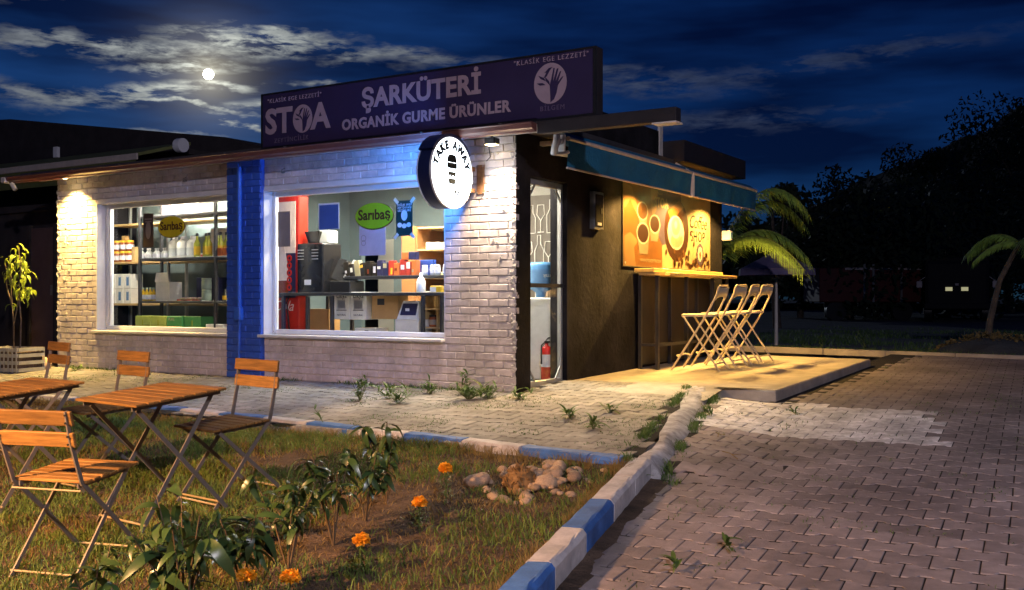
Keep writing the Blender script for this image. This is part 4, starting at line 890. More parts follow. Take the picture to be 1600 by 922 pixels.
# bone-shaped interlocking pavers
PL, PWd = .205, .172; e_ = .019; jt = .007; jr = .022
def bone_poly(L, Wd):
    h = Wd / 2 - jr / 2 + jt / 2; l = L / 2; j = jt / 2
    top = [(-l + j, h + e_ - j), (-l + .052, h + e_ - j), (-l + .078, h - e_ - j), (l - .078, h - e_ - j), (l - .052, h + e_ - j), (l - j, h + e_ - j)]
    return top[::-1] + [(x, -y) for x, y in top]
PM = {}
def paver_mesh(mat, k):
    if (mat, k) not in PM:
        r = random.Random(k); pl = bone_poly(PL, PWd); n = len(pl); b = MB()
        ins = [(x * .978, y * .965) for x, y in pl]
        vs = [(x, y, -.05) for x, y in pl] + [(x, y, -.004 + r.uniform(-.0008, .0008)) for x, y in pl] + [(x, y, r.uniform(-.0012, .0012)) for x, y in ins]
        b.add(vs, [(i, (i + 1) % n, n + (i + 1) % n, n + i) for i in range(n)] + [(n + i, n + (i + 1) % n, 2 * n + (i + 1) % n, 2 * n + i) for i in range(n)])
        # top as quads between mirrored points keeps it flat-shaded cleanly
        t = [2 * n + i for i in range(n)]
        b.add([vs[i] for i in t], [(0, 1, 10, 11), (1, 2, 9, 10), (2, 3, 8, 9), (3, 4, 7, 8), (4, 5, 6, 7)])
        PM[mat, k] = b.mesh('paver', mat)
    return PM[mat, k]
VF = Vector((-math.sin(rad(31.7)), math.cos(rad(31.7)), 0)); VR = Vector((math.cos(rad(31.7)), math.sin(rad(31.7)), 0))
def inview(x, y, z, m=1.08):
    d = Vector((x, y, z)) - CAMP; Z = d.dot(VF)
    if Z < 1: return None
    u = d.dot(VR) / Z * 1591 / 800; v = -d.z / Z * 1591 / 461
    return Z if abs(u) < m and v < m + .05 else None
PATCH = [(2.03, -.70), (3.86, -.52), (3.60, .93), (1.72, 1.02)]
def inpoly(x, y, P):
    c = False
    for i in range(len(P)):
        (x1, y1), (x2, y2) = P[i], P[i - 1]
        if (y1 > y) != (y2 > y) and x < (x2 - x1) * (y - y1) / (y2 - y1) + x1: c = not c
    return c
def pave(parent, ok, hf, ang, org, slope_f, mats, seed, nmax=300):
    r = random.Random(seed); ca, sa = math.cos(ang), math.sin(ang); lst = []
    for j in range(-90, 120):
        for i in range(-90, 90):
            lx = (i + .5 * (j % 2)) * PL; ly = j * PWd
            x = org[0] + lx * ca - ly * sa; y = org[1] + lx * sa + ly * ca
            if not ok(x, y): continue
            hz = hf(x, y); Z = inview(x, y, hz)
            if Z is None: continue
            lst.append((Z, x, y, hz))
    lst.sort(); rest = {}
    for k, (Z, x, y, z) in enumerate(lst):
        mt = mats(x, y); vk = r.randrange(5)
        dz = r.uniform(-.0012, .0022); sxx = (hf(x, y + .08) - hf(x, y - .08)) / .16; syy = -(hf(x + .08, y) - hf(x - .08, y)) / .16; rot = (sxx + r.uniform(-.008, .008), syy + r.uniform(-.008, .008), ang + r.uniform(-.014, .014) + (PI if r.random() < .5 else 0) * 0)
        if k < nmax: link('paver', paver_mesh(mt, vk), parent, (x, y, z + dz), rot)
        else:
            me = paver_mesh(mt, vk); T = Matrix.Translation((x, y, z + dz)) @ rotm(*rot)
            if mt not in rest: rest[mt] = MB()
            if (me, 'c') not in PM: PM[me, 'c'] = ([v.co.copy() for v in me.vertices], [tuple(p.vertices) for p in me.polygons])
            vs, fs = PM[me, 'c']; rest[mt].add(vs, fs, T)
    for mt, b in rest.items(): stuff(b.build('paver_field', mt, parent))
pave(yard, lambda x, y: x > yard_left(y) + (.10 if y > -2.3 else .0) and y < FEDGE(x) - .05 and not (x < 2.22 and y > .98) and y > -6.2 and x < 9, STX, rad(4.5), (2.6, -3.0), lambda y: .053 if y < 1.1 else .02, lambda x, y: 'paver_painted' if inpoly(x, y, PATCH) else 'paver', 5)
pave(walk, lambda x, y: -11 < x < yard_left(max(y, -2.39)) - .15 and -2.12 - .055 * (x + 2) * (x > -4) < y < (.0 if x < .02 else 1.0), lambda x, y: G(y), rad(3.0), (-1.0, -1.0), lambda y: .053, lambda x, y: 'paver_walk', 6)
# concrete terrace
def terrace():
    b = MB(); r = random.Random(9)
    top = [(0.002, 1.03), (.5, 1.02), (1.1, 1.05), (1.28, 1.02), (2.18, 1.06), (2.10, 5.30), (.6, 5.42), (.002, 5.40)]
    n = len(top); vs = [(x, y, SL(y)) for x, y in top] + [(x + (.012 if x > 1.3 else 0), y - (.012 if y < 2 else -.012), SL(y) - .012) for x, y in top] + [(x + (.02 if x > 1.3 else 0), y - (.02 if y < 2 else -.02), -.2) for x, y in top]
    b.add(vs, [tuple(range(n))] + [(q * n + i, q * n + (i + 1) % n, (q + 1) * n + (i + 1) % n, (q + 1) * n + i) for q in (0, 1) for i in range(n)])
    return struct(b.build('concrete_terrace', 'concrete'))
terrace()
# smeared mortar haunch between walk and yard, with a lumpy top
rg = np.random.default_rng(5); HN = rg.random((64, 64))
def hnoise(x, y, s):
    x = x * s + 100; y = y * s + 100; i, j = int(math.floor(x)), int(math.floor(y)); fx_, fy_ = x - i, y - j; fx_ = fx_ * fx_ * (3 - 2 * fx_); fy_ = fy_ * fy_ * (3 - 2 * fy_)
    h = lambda a, b: HN[a % 64, b % 64]
    return (h(i, j) * (1 - fx_) + h(i + 1, j) * fx_) * (1 - fy_) + (h(i, j + 1) * (1 - fx_) + h(i + 1, j + 1) * fx_) * fy_
hb = MB(); vs = []; ny = 150; nx = 13; r = random.Random(12)
for i in range(ny + 1):
    y = -2.40 + 3.36 * i / ny; xl = yard_left(y) + .05 * (hnoise(3, y, 2.2) - .5); wl_ = .06 + .06 * (hnoise(9, y, 3.) - .3) + .14 * (i / ny) ** 4; wr_ = .11 + .05 * (hnoise(5, y, 4.) - .5)
    for k in range(nx + 1):
        q = k / nx * 2 - 1; x = xl + (q * wl_ if q < 0 else q * wr_)
        zz = G(y) + .006 if q < 0 else G(y) + .006 - (G(y) + .006 - STX(x, y) + .008) * (q ** 1.4)
        zz += (1 - abs(q)) * .004 + (.012 * (hnoise(x, y, 11.) - .5) + .014 * (hnoise(x, y, 27.) - .5)) * (1 - q ** 4) - (.012 if abs(q) > .99 else 0)
        vs.append((x, y, zz - (.2 if i in (0, ny) else 0)))
hb.add(vs, [(i * (nx + 1) + k, i * (nx + 1) + k + 1, (i + 1) * (nx + 1) + k + 1, (i + 1) * (nx + 1) + k) for i in range(ny) for k in range(nx)], None, True)
o = struct(hb.build('mortar_haunch', 'mortar_rough'))
hb = MB(); vs = []
for j in range(9):
    for i in range(11):
        x = .75 + 1.05 * i / 10; y = .25 + .85 * j / 8; edge = min(1, min(i, 10 - i, j) / 2)
        vs.append((x - .12 * (j / 8), y, G(y) - .012 + .022 * edge + r.uniform(-.004, .004)))
hb.add(vs, [(j * 11 + i, j * 11 + i + 1, (j + 1) * 11 + i + 1, (j + 1) * 11 + i) for j in range(8) for i in range(10)], None, True)
struct(hb.build('mortar_patch', 'concrete'))
# kerbs: a row along the pavement and a return along the yard, painted in turn
kerb = struct(link('kerb', None)); kerb.location = (0, 0, 0)
def kerb_stone(p0, p1, w_, ztop, h, mat, seed):
    r = random.Random(seed); p0 = Vector(p0); p1 = Vector(p1); d = (p1 - p0); L = d.length; d.normalize(); n = Vector((-d.y, d.x))
    b = MB(); N = 7; vs = []
    prof = [(0, -h), (0, -.025), (.018, -.004), (.03, 0), (w_ - .012, 0), (w_, -.012), (w_, -h)]
    for i in range(N):
        s_ = .006 + (L - .012) * i / (N - 1)
        for a, z in prof:
            q = p0 + d * s_ + n * a; vs.append((q.x + r.uniform(-.003, .003), q.y + r.uniform(-.003, .003), ztop(q.y) + z + r.uniform(-.003, .003)))
    m = len(prof)
    b.add(vs, [(i * m + k, i * m + k + 1, (i + 1) * m + k + 1, (i + 1) * m + k) for i in range(N - 1) for k in range(m - 1)] + [tuple(range(m)), tuple(range((N - 1) * m, N * m))])
    b.build('kerb_stone', mat, kerb)
KT = lambda y: G(y) + .018
row = [(2.26, -2.445), (2.02, -2.425), (1.47, -2.375), (.95, -2.325), (.40, -2.285), (-.12, -2.235), (-.66, -2.195), (-1.20, -2.15), (-1.76, -2.12), (-2.30, -2.08), (-2.86, -2.06), (-3.42, -2.04), (-4.0, -2.02), (-4.6, -2.02), (-5.2, -2.02), (-5.8, -2.02), (-6.4, -2.02), (-7.0, -2.02), (-7.6, -2.02)]
for i in range(len(row) - 1): kerb_stone(row[i + 1], row[i], .12, KT, .26, 'kerb_blue' if i in (0, 1, 3, 5, 7, 9, 11, 13, 15, 17) else 'kerb_white', i)
ret = [(2.45 + (-2.36 - y) * .236, y) for y in (-2.36, -2.86, -3.42, -3.98, -4.52, -5.06, -5.62, -6.2, -6.8, -7.4)]
for i in range(len(ret) - 1): kerb_stone(ret[i + 1], ret[i], .135, KT, .30, 'kerb_blue' if i in (2, 4, 6, 8) else 'kerb_white', 40 + i)
# earth washed into the angle between kerb and pavers
kd = MB(); vs = []
for i in range(121):
    y = -2.38 - i * .035; x0 = yard_left(y)
    for k in range(5): q = k / 4; x = x0 - .06 + q * (.12 + .09 * hnoise(2, y, 5.)); vs.append((x, y, ST(y) + .012 * (1 - q) ** 1.5 + .006 * (hnoise(x, y, 20.) - .3) - (.012 if k == 4 else 0)))
kd.add(vs, [(i * 5 + k, i * 5 + k + 1, (i + 1) * 5 + k + 1, (i + 1) * 5 + k) for i in range(120) for k in range(4)], None, True)
struct(kd.build('gutter_earth', 'soil'))
# far edging strip of the yard
eb_ = struct(link('edging', None)); x = -6.
while x < 12:
    L = 1.0; ee = MB().box(0, L - .01, -.04, .04, -.1, .0, b=.008); q = ee.build('edging_stone', 'concrete', eb_, (x, FEDGE(x) - .0, ST(8) + .035), (0, 0, math.atan(-.19))); x += L * math.cos(math.atan(.19))
# garden bed surface
rg = np.random.default_rng(5); HN = rg.random((64, 64))
def hnoise(x, y, s):
    x = x * s + 100; y = y * s + 100; i, j = int(math.floor(x)), int(math.floor(y)); fx_, fy_ = x - i, y - j; fx_ = fx_ * fx_ * (3 - 2 * fx_); fy_ = fy_ * fy_ * (3 - 2 * fy_)
    h = lambda a, b: HN[a % 64, b % 64]
    return (h(i, j) * (1 - fx_) + h(i + 1, j) * fx_) * (1 - fy_) + (h(i, j + 1) * (1 - fx_) + h(i + 1, j + 1) * fx_) * fy_
def garden_h(x, y):
    z = GD(y) + .05 * (hnoise(x, y, .9) - .5) + .03 * (hnoise(x, y, 3.1) - .5) + .018 * (hnoise(x, y, 9.) - .5)
    return z
def right_lim(y): return 2.32 + max(0, (-2.36 - y)) * .236
def near_lim(x): return -2.06 - max(0, (x + 4)) * .062 
gb_ = MB(); vs = []; NY, NX = 100, 130
for j in range(NY + 1):
    for i in range(NX + 1):
        t = (i / NX); x = -8 + t * 12.2; yt = near_lim(x) ; y = yt - (j / NY) ** 1.2 * 6.2
        x = min(x, right_lim(y) + .06) ; vs.append((x, y, garden_h(x, y)))
gb_.add(vs, [(j * (NX + 1) + i, j * (NX + 1) + i + 1, (j + 1) * (NX + 1) + i + 1, (j + 1) * (NX + 1) + i) for j in range(NY) for i in range(NX)], None, True)
struct(gb_.build('garden_bed', 'soil'))

# ------------------------------------------------------------------ terrace furniture
M('stool_paint', (.55, .47, .33), .4, .08, 20, coat=.1); M('stool_seat', (.58, .50, .36), .4, .08, 20)
M('bar_wood', (.52, .36, .14), .35, .14, 4, .08, 30, scale3=(8, 1, 1)); M('bar_panel', (.035, .028, .022), .6, .2, 6)
bar = thing('bar_counter', 'narrow wooden bar counter on dark legs against the charcoal wall', 'bar', (.02, 2.62, SL(3.4)))
BT = 1.125; BLn = 2.55
MB().box(.0, .25, .0, 2.3, BT + .002, BT + .045, b=.004).build('upper_board', 'bar_wood', bar)
MB().box(.02, .36, .22, BLn, BT - .04, BT, b=.004).build('counter_top', 'bar_wood', bar)
MB().box(.05, .30, .02, .6, BT - .035, BT - .001).build('counter_end', 'bar_wood', bar)
for y in (.06, .95, 1.85, 2.4):
    for x in (.05, .27): MB().box(x - .02, x + .02, y - .02, y + .02, SL(2.62 + y) - SL(3.4), BT - .041).build('leg', 'metal_dark', bar)
    MB().box(.071, .249, y - .015, y + .015, .26, .29).build('side_rail', 'metal_dark', bar)
MB().box(.255, .285, .0805, 2.38, .255, .295).build('foot_rail', 'metal_dark', bar)
MB().box(.012, .026, .10, 2.38, .03, BT - .045).build('back_panel', 'bar_panel', bar)
def stool():
    t = thing('folding_stool', 'first tall folding bar stool from the glazed door', 'stool', group='folding bar stools on the terrace')
    # local: sitter faces -x; +y is along the bar
    for y in (-.205, .205):
        # long leg: backrest top down to the front foot
        MB().tube([(.255, y * .86, .945), (.235, y * .92, .86), (.10, y, .60), (-.30, y, .0)], .0125, 8).build('back_leg', 'stool_paint', t)
        MB().tube([(-.17, y * .86, .615), (-.15, y * .86, .60), (.26, y * .86, .0)], .0115, 8).build('front_leg', 'stool_paint', t)
    MB().tube([(.255, -.176, .945), (.262, -.14, .958), (.262, .14, .958), (.255, .176, .945)], .0125, 8).build('top_rail', 'stool_paint', t)
    b = MB(); vs = []
    for i in range(9):
        q = i / 8 * 2 - 1
        for z, x in ((.94, .262), (.80, .205)): vs += [(x + .022 * (1 - q * q), q * .172, z - (.035 * (1 - abs(q) ** 4) if z < .9 else 0) * -1), (x + .012 + .022 * (1 - q * q), q * .172, z - (.035 * (1 - abs(q) ** 4) if z < .9 else 0) * -1)]
    fs = []
    for i in range(8):
        a, c = 4 * i, 4 * i + 4; fs += [(a, c, c + 2, a + 2), (a + 1, a + 3, c + 3, c + 1), (a, a + 1, c + 1, c), (a + 2, c + 2, c + 3, a + 3)]
    b.add(vs, fs, None, True); b.build('backrest', 'stool_seat', t)
    st = MB(); pl = [(-.20, -.13), (-.215, -.09), (-.215, .09), (-.20, .13), (-.17, .165), (.13, .155), (.165, .12), (.165, -.12), (.13, -.155), (-.17, -.165)]
    st.prism(pl, .612, .638); st.build('seat', 'stool_seat', t)
    MB().tube([(-.20, -.205, .15), (-.245, -.16, .165), (-.25, .16, .165), (-.20, .205, .15)], .011, 8).build('footrest', 'stool_paint', t)
    MB().tube([(.205, -.176, .08), (.205, .176, .08)], .009, 8).build('stretcher', 'stool_paint', t)
    return t
s0 = stool(); words = ('first', 'second', 'third', 'fourth')
for i, (x, y, rz) in enumerate(((.80, 2.78, .05), (.83, 3.32, -.03), (.86, 3.72, .06), (.88, 4.16, -.05))):
    s_ = s0 if i == 0 else dup(s0); s_.location = (x, y, SL(y) + .012); s_.rotation_euler = (rad(1), 0, rz); s_['label'] = words[i] + ' tall folding bar stool from the glazed door'

# ------------------------------------------------------------------ garden furniture
M('slat_wood', (.25, .125, .032), .55, .42, 5, .25, 60, rnd=.2, scale3=(1.2, 16, 16))
M('chair_metal', (.20, .175, .15), .45, .12, 30, metal=.2); M('rod_metal', (.34, .27, .16), .45, .1, 30)
def slat(parent, x0, x1, y0, y1, z0, z1, T=None, name='slat'):
    return MB().box(x0, x1, y0, y1, z0, z1, T, b=.003).build(name, 'slat_wood', parent)
def bistro_chair(label):
    """faces +y"""
    t = thing('folding_chair', label, 'chair', group='slatted folding chairs in the garden'); w_ = .19
    for s_ in (-1, 1):
        x = s_ * w_
        b = MB(); P = [(x, -.255, .80), (x, -.235, .66), (x, -.175, .45), (x, .0, .27), (x, .245, .0)]
        for i in range(4): b.bar(P[i], P[i + 1], .022, .008, up=(1, 0, 0))
        b.build('back_leg', 'chair_metal', t)
        b = MB(); xi = s_ * (w_ - .016); b.bar((xi, .17, .43), (xi, -.25, .0), .022, .008, up=(1, 0, 0)); b.build('front_leg', 'chair_metal', t)
        MB().bar((s_ * (w_ - .028), -.17, .432), (s_ * (w_ - .028), .195, .432), .006, .022).build('seat_rail', 'chair_metal', t)
    for y, z in ((-.225, .03), (.225, .022)): MB().tube([(-w_, y, z), (w_, y, z)], .006, 6).build('foot_rod', 'rod_metal', t)
    MB().tube([(-w_, -.185, .415), (w_, -.185, .415)], .005, 6).build('hinge_rod', 'rod_metal', t)
    for i in range(7):
        y = -.165 + i * .0575; slat(t, -.205, .205, y, y + .049, .4435, .458)
    for zc_, yc in ((.765, -.262), (.665, -.252)):
        slat(t, -.215, .215, -.0085, .0085, -.035, .035, Matrix.Translation((0, yc + .0175, zc_)) @ rotm(rad(11), 0, 0), 'back_slat')
    sc = MB()
    for zc_, yc in ((.765, -.262), (.665, -.252)):
        for x in (-w_, w_):
            for dz in (-.018, .018): sc.cyl((x, yc - .004, zc_ + dz), (x, yc + .001, zc_ + dz), .005, n=6)
    sc.build('screw', 'black', t)
    return t
def bistro_table(label):
    t = thing('folding_table', label, 'table', group='slatted folding tables in the garden'); a = .29
    n = 8; p = 2 * a / n
    for i in range(n): slat(t, -a - .01, a + .01, -a + i * p, -a + (i + 1) * p - .008, .685, .70)
    for s_ in (-1, 1):
        MB().bar((s_ * (a - .05), -a + .012, .672), (s_ * (a - .05), a - .012, .672), .008, .024).build('top_rail', 'chair_metal', t)
        b = MB(); b.bar((s_ * (a - .065), -.24, .66), (s_ * (a - .065), .27, .0), .024, .008, up=(1, 0, 0)); b.build('leg', 'chair_metal', t)
        b = MB(); b.bar((s_ * (a - .08), .24, .66), (s_ * (a - .08), -.27, .0), .024, .008, up=(1, 0, 0)); b.build('leg', 'chair_metal', t)
    for y in (-.25, .25): MB().tube([(-a + .065, y, .035), (a - .065, y, .035)], .0065, 6).build('foot_rod', 'rod_metal', t)
    return t
c0 = bistro_chair('x'); TILT = rad(4.6)
for i, (x, y, rz, lb) in enumerate(((.70, -5.22, 16, 'folding wooden chair turned to face the brick shop, its back to the shrubs'), (.42, -3.98, 172, 'folding wooden chair by the table nearer the blue kerb end, facing the shrubs'),
                                   (-.90, -3.86, 170, 'folding wooden chair between the two slatted tables'), (-2.2, -3.55, 166, 'folding wooden chair behind the table near the crate plant'))):
    c = c0 if i == 0 else dup(c0); c.location = (x, y, GD(y) + .012); c.rotation_euler = (TILT, 0, rad(rz)) if abs(rz) < 90 else (-TILT, 0, rad(rz)); c['label'] = lb
t0 = bistro_table('slatted wooden folding table nearer the leafy shrubs')
t0.location = (.36, -4.44, GD(-4.44) + .012); t0.rotation_euler = (rad(5.5), 0, rad(-6))
t1 = dup(t0, (-.78, -4.55, GD(-4.55) + .012), (rad(5), 0, rad(-4)), 'slatted wooden folding table nearer the crate plant')

# ------------------------------------------------------------------ grass and weeds
def leafmat(name, c, rough=.5, var=.3, spec=.4, tr=.25, rnd=0.):
    m = M(name, c, rough, var, 9, spec=spec, rnd=rnd); t = m.node_tree
    p = t.nodes['Principled BSDF']; src = p.inputs['Base Color'].links[0].from_socket
    tl = t.nodes.new('ShaderNodeBsdfTranslucent'); t.links.new(src, tl.inputs[0]); mx = t.nodes.new('ShaderNodeMixShader'); mx.inputs[0].default_value = tr
    t.links.new(p.outputs[0], mx.inputs[1]); t.links.new(tl.outputs[0], mx.inputs[2]); t.links.new(mx.outputs[0], t.nodes['Material Output'].inputs[0])
    return m
leafmat('grass_blade', (.11, .17, .035), .6, .5, tr=.3); leafmat('grass_dry', (.22, .155, .055), .7, .4, tr=.3)
leafmat('leaf_gloss', (.04, .08, .022), .34, .35, .7, .18, rnd=.25); leafmat('weed_leaf', (.085, .15, .035), .5, .35, tr=.3)
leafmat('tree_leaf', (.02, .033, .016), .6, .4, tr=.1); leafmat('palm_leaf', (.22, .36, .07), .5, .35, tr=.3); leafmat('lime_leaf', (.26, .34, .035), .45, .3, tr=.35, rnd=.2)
leafmat('marigold', (.85, .36, .015), .6, .25, tr=.3, rnd=.15); M('stem_brown', (.11, .075, .04), .7, .3, 12); M('stem_green', (.10, .14, .04), .6, .3, 12); M('bark', (.10, .075, .055), .85, .4, 10, .6, 30)
def blades(name, mat, n, sampler, hmin, hmax, w_, lean=.5, seed=1):
    r = np.random.default_rng(seed); P = []
    while len(P) < n:
        p = sampler(r)
        if p is not None: P.append(p)
    P = np.array(P); n = len(P)
    h = r.uniform(hmin, hmax, n) * P[:, 3]; a = r.uniform(0, 2 * PI, n); la = r.uniform(0, 2 * PI, n); l = r.uniform(.1, lean, n) * h * 1.6
    dx, dy = np.cos(a) * w_ / 2, np.sin(a) * w_ / 2; lx, ly = np.cos(la) * l, np.sin(la) * l
    V = np.zeros((n, 5, 3)); b = P[:, :3]
    V[:, 0] = b + np.stack([-dx, -dy, -0.004 + 0 * dx], 1); V[:, 1] = b + np.stack([dx, dy, -.004 + 0 * dx], 1)
    V[:, 2] = b + np.stack([lx * .35 + dx * .8, ly * .35 + dy * .8, h * .6], 1); V[:, 3] = b + np.stack([lx * .35 - dx * .8, ly * .35 - dy * .8, h * .6], 1)
    V[:, 4] = b + np.stack([lx, ly, h * .9], 1)
    me = bpy.data.meshes.new(name); me.vertices.add(n * 5); me.vertices.foreach_set('co', V.ravel())
    L = np.array([0, 1, 2, 3, 3, 2, 4]); loops = (np.arange(n)[:, None] * 5 + L[None]).ravel(); me.loops.add(len(loops)); me.loops.foreach_set('vertex_index', loops)
    st = (np.arange(n)[:, None] * 7 + np.array([0, 4])[None]).ravel(); me.polygons.add(2 * n); me.polygons.foreach_set('loop_start', st); me.polygons.foreach_set('loop_total', np.tile([4, 3], n)); me.update(); me.validate()
    me.materials.append(MATS[mat]); return stuff(link(name, me))
def garden_cover(r, green):
    x = r.uniform(-6.5, 3.0); y = -2.15 - r.random() ** 1.3 * 4.6
    if x > right_lim(y) - .03 or y > near_lim(x) - .02: return None
    d = hnoise(x, y, 1.3) * .55 + hnoise(x, y, 4.) * .45
    bare = max(0., min(1., (x - .55) / 1.1)) * (1 if y > -4.9 else .8)      # dug bed on the right is mostly bare soil
    p = (d - .30) * 2.4 - bare * .5 + .14
    if not green: p = .55 - abs(d - .45) * 1.3 - bare * .18
    if r.random() > p: return None
    return (x, y, garden_h(x, y), .6 + .7 * d)
tag_g = blades('grass', 'grass_blade', 72000, lambda r: garden_cover(r, True), .022, .07, .006, .8, 2); tag_g['label'] = 'sparse green lawn grass in the garden bed'; tag_g['category'] = 'grass'
tag_g = blades('dry_grass', 'grass_dry', 46000, lambda r: garden_cover(r, False), .014, .05, .0052, 1.2, 3); tag_g['label'] = 'dry straw-coloured grass over bare soil'; tag_g['category'] = 'grass'
def edge_cover(r):                                        # unmown tufts along the kerbs
    if r.random() < .5:
        y = -2.5 - r.random() * 3.4; x = right_lim(y) - r.random() ** 2 * .12
    else:
        x = -5 + r.random() * 7.2; y = near_lim(x) - .09 - r.random() ** 2 * .12
    if hnoise(x, y, 5) < .42: return None
    return (x, y, garden_h(x, y), 1.)
o = blades('kerb_grass', 'grass_dry', 6000, edge_cover, .03, .11, .004, .7, 4); o['label'] = 'taller dry tufts along the inside of the kerb'; o['category'] = 'grass'
def joint_cover(r):
    if r.random() < .55:
        x = r.uniform(-6.5, 2.2); y = r.uniform(-2.1, .0)
        if hnoise(x, y, 3.3) < .66 or x > yard_left(max(y, -2.39)) - .1: return None
        return (x, y, G(y) - .012, 1.)
    x = r.uniform(2.0, 6.5); y = r.uniform(-4.6, 7); 
    if x < yard_left(y) + .1 or (x < 2.25 and y > .95) or hnoise(x, y, 4.1) < .72: return None
    return (x, y, STX(x, y) - .004, .8)
o = blades('joint_weed', 'weed_leaf', 8200, joint_cover, .012, .035, .006, .9, 6); o['label'] = 'small weeds and moss growing in the paver joints'; o['category'] = 'weeds'
def haunch_cover(r):
    y = r.uniform(-2.5, .95); x = yard_left(y) + r.choice([-.16, .13]) + r.normal() * .025
    if hnoise(x, y, 5) < .45: return None
    return (x, y, (G(y) - .0 if x < yard_left(y) else STX(x, y)), 1.)
o = blades('haunch_weed', 'weed_leaf', 1500, haunch_cover, .02, .06, .006, .9, 7); o['label'] = 'weeds along the broken mortar strip'; o['category'] = 'weeds'
def wall_cover(r):
    x = r.uniform(-6.9, -.1); y = -r.random() ** 2 * .14
    if hnoise(x, y, 2.) < .5: return None
    return (x, y, G(y) - .01, 1.)
o = blades('wall_weed', 'weed_leaf', 900, wall_cover, .02, .07, .007, .9, 8); o['label'] = 'weeds at the foot of the brick wall'; o['category'] = 'weeds'
def litter_cover(r):
    x = r.uniform(.4, 2.9); y = r.uniform(-6, -2.6)
    if x > right_lim(y) - .03: return None
    return (x, y, garden_h(x, y) + .004, .5)
o = blades('straw', 'grass_dry', 2600, litter_cover, .01, .02, .004, 4.5, 9); o['label'] = 'straw and dead stalks on the dug soil'; o['category'] = 'straw'
# soil clods
cl = MB(); r = random.Random(21)
for _ in range(900):
    x = r.uniform(.3, 2.9); y = r.uniform(-6, -2.5)
    if x > right_lim(y) - .05: continue
    s = r.uniform(.006, .022); z = garden_h(x, y)
    cl.add([(x + s * r.uniform(.6, 1.2) * a, y + s * r.uniform(.6, 1.2) * b, z + s * .6 * c) for a, b, c in ((1, 0, 0), (0, 1, 0), (-1, 0, 0), (0, -1, 0), (0, 0, 1), (0, 0, -1))], [(0, 1, 4), (1, 2, 4), (2, 3, 4), (3, 0, 4), (1, 0, 5), (2, 1, 5), (3, 2, 5), (0, 3, 5)])
o = stuff(cl.build('soil_clods', 'soil')); o['label'] = 'loose clods on the dug soil'; o['category'] = 'soil'
# broad weeds growing through the pavement
def leaf_mesh(name, L, Wd, mat, bend=.25, fold=.15, n=5):
    vs = []; 
    for i in range(n + 1):
        q = i / n; wq = Wd / 2 * math.sin(PI * min(1, q * .94 + .06)) ** .8; z = bend * L * (q * .9 - 1.5 * q * q) if bend else 0
        vs += [(-wq, q * L, z + fold * wq), (0, q * L, z), (wq, q * L, z + fold * wq)]
    fs = []
    for i in range(n):
        a = 3 * i; fs += [(a, a + 1, a + 4, a + 3), (a + 1, a + 2, a + 5, a + 4)]
    return MB().add(vs, fs, None, True).mesh(name, mat)
WLEAF = [leaf_mesh('leaf', .10, .022, 'weed_leaf', .3), leaf_mesh('leaf', .07, .026, 'weed_leaf', .15), leaf_mesh('leaf', .14, .02, 'weed_leaf', .5)]
def weed(label, x, y, z, n, h, spread, seed, mesh=None, group=None, stemr=.003):
    r = random.Random(seed); t = thing('weed_plant', label, 'weed', (x, y, z), 0, group); st = MB()
    k = max(1, n // 6); tips = []
    for _ in range(k):
        a = r.uniform(0, 2 * PI); d = spread * r.random(); top = Vector((math.cos(a) * d, math.sin(a) * d, h * r.uniform(.5, 1)))
        st.tube([(0, 0, -.01), tuple(top * .5 + Vector((r.uniform(-.01, .01), r.uniform(-.01, .01), 0))), tuple(top)], stemr, 5, r1=stemr * .5); tips.append(top)
    st.build('stem', 'stem_green', t)
    for i in range(n):
        top = r.choice(tips); q = r.uniform(.15, 1.); p = top * q; 
        o = link('leaf', mesh or r.choice(WLEAF), t, p, (r.uniform(-.1, 1.0), r.uniform(-.3, .3), r.uniform(0, 2 * PI))); o.scale = (r.uniform(.6, 1.1),) * 3
for i, (x, y, n, h, sp, lb) in enumerate(((-1.14, -.95, 60, .26, .13, 'feathery weed clump in the pavement left of the brick corner'), (-.66, -1.0, 50, .14, .2, 'low spreading weed in the pavement below the larger window'), (-.20, -.52, 90, .17, .26, 'bushy weed patch at the foot of the brick corner'), (-.42, -.30, 30, .24, .1, 'upright weed against the brick corner pier'), (-.48, -.13, 10, .2, .05, 'thin stalk weed touching the white brick wall'),
                                           (-.52, -2.12, 8, .16, .12, 'twiggy weed behind the blue kerb stone'), (1.20, -1.12, 30, .07, .13, 'flat weed in the middle of the pavement'), (1.58, -1.48, 34, .07, .14, 'flat weed near the broken mortar strip'), (1.36, -.75, 30, .07, .13, 'flat weed on the pavement before the door'), (2.42, -2.52, 14, .09, .08, 'dark weed at the kerb end by the yard'),
                                           (2.05, -.25, 12, .05, .09, 'weed tuft between mortar strip and painted pavers'), (2.60, .35, 12, .04, .14, 'low weed in the white painted pavers'), (3.42, -3.62, 10, .05, .06, 'weed sprouting among the reddish pavers'), (3.30, -4.05, 8, .05, .06, 'wilted weed and straw on the reddish pavers'), (-6.4, -.28, 18, .06, .2, 'weeds at the foot of the lit brick corner'), (-5.3, -.35, 12, .06, .15, 'weeds below the smaller window'), (-.05, -.42, 60, .12, .22, 'low dense weed just off the brick corner'), (-.95, -.75, 40, .12, .18, 'leafy weed between feathery clump and corner weeds'), (.25, -.35, 30, .08, .2, 'flat weed in front of the charcoal wall end'), (-.75, -.35, 40, .15, .14, 'leafy weed near the wall under the larger window'))):
    z = G(y) if x < yard_left(max(y, -2.39)) else STX(x, y)
    weed(lb, x, y, z, n, h, sp, i)
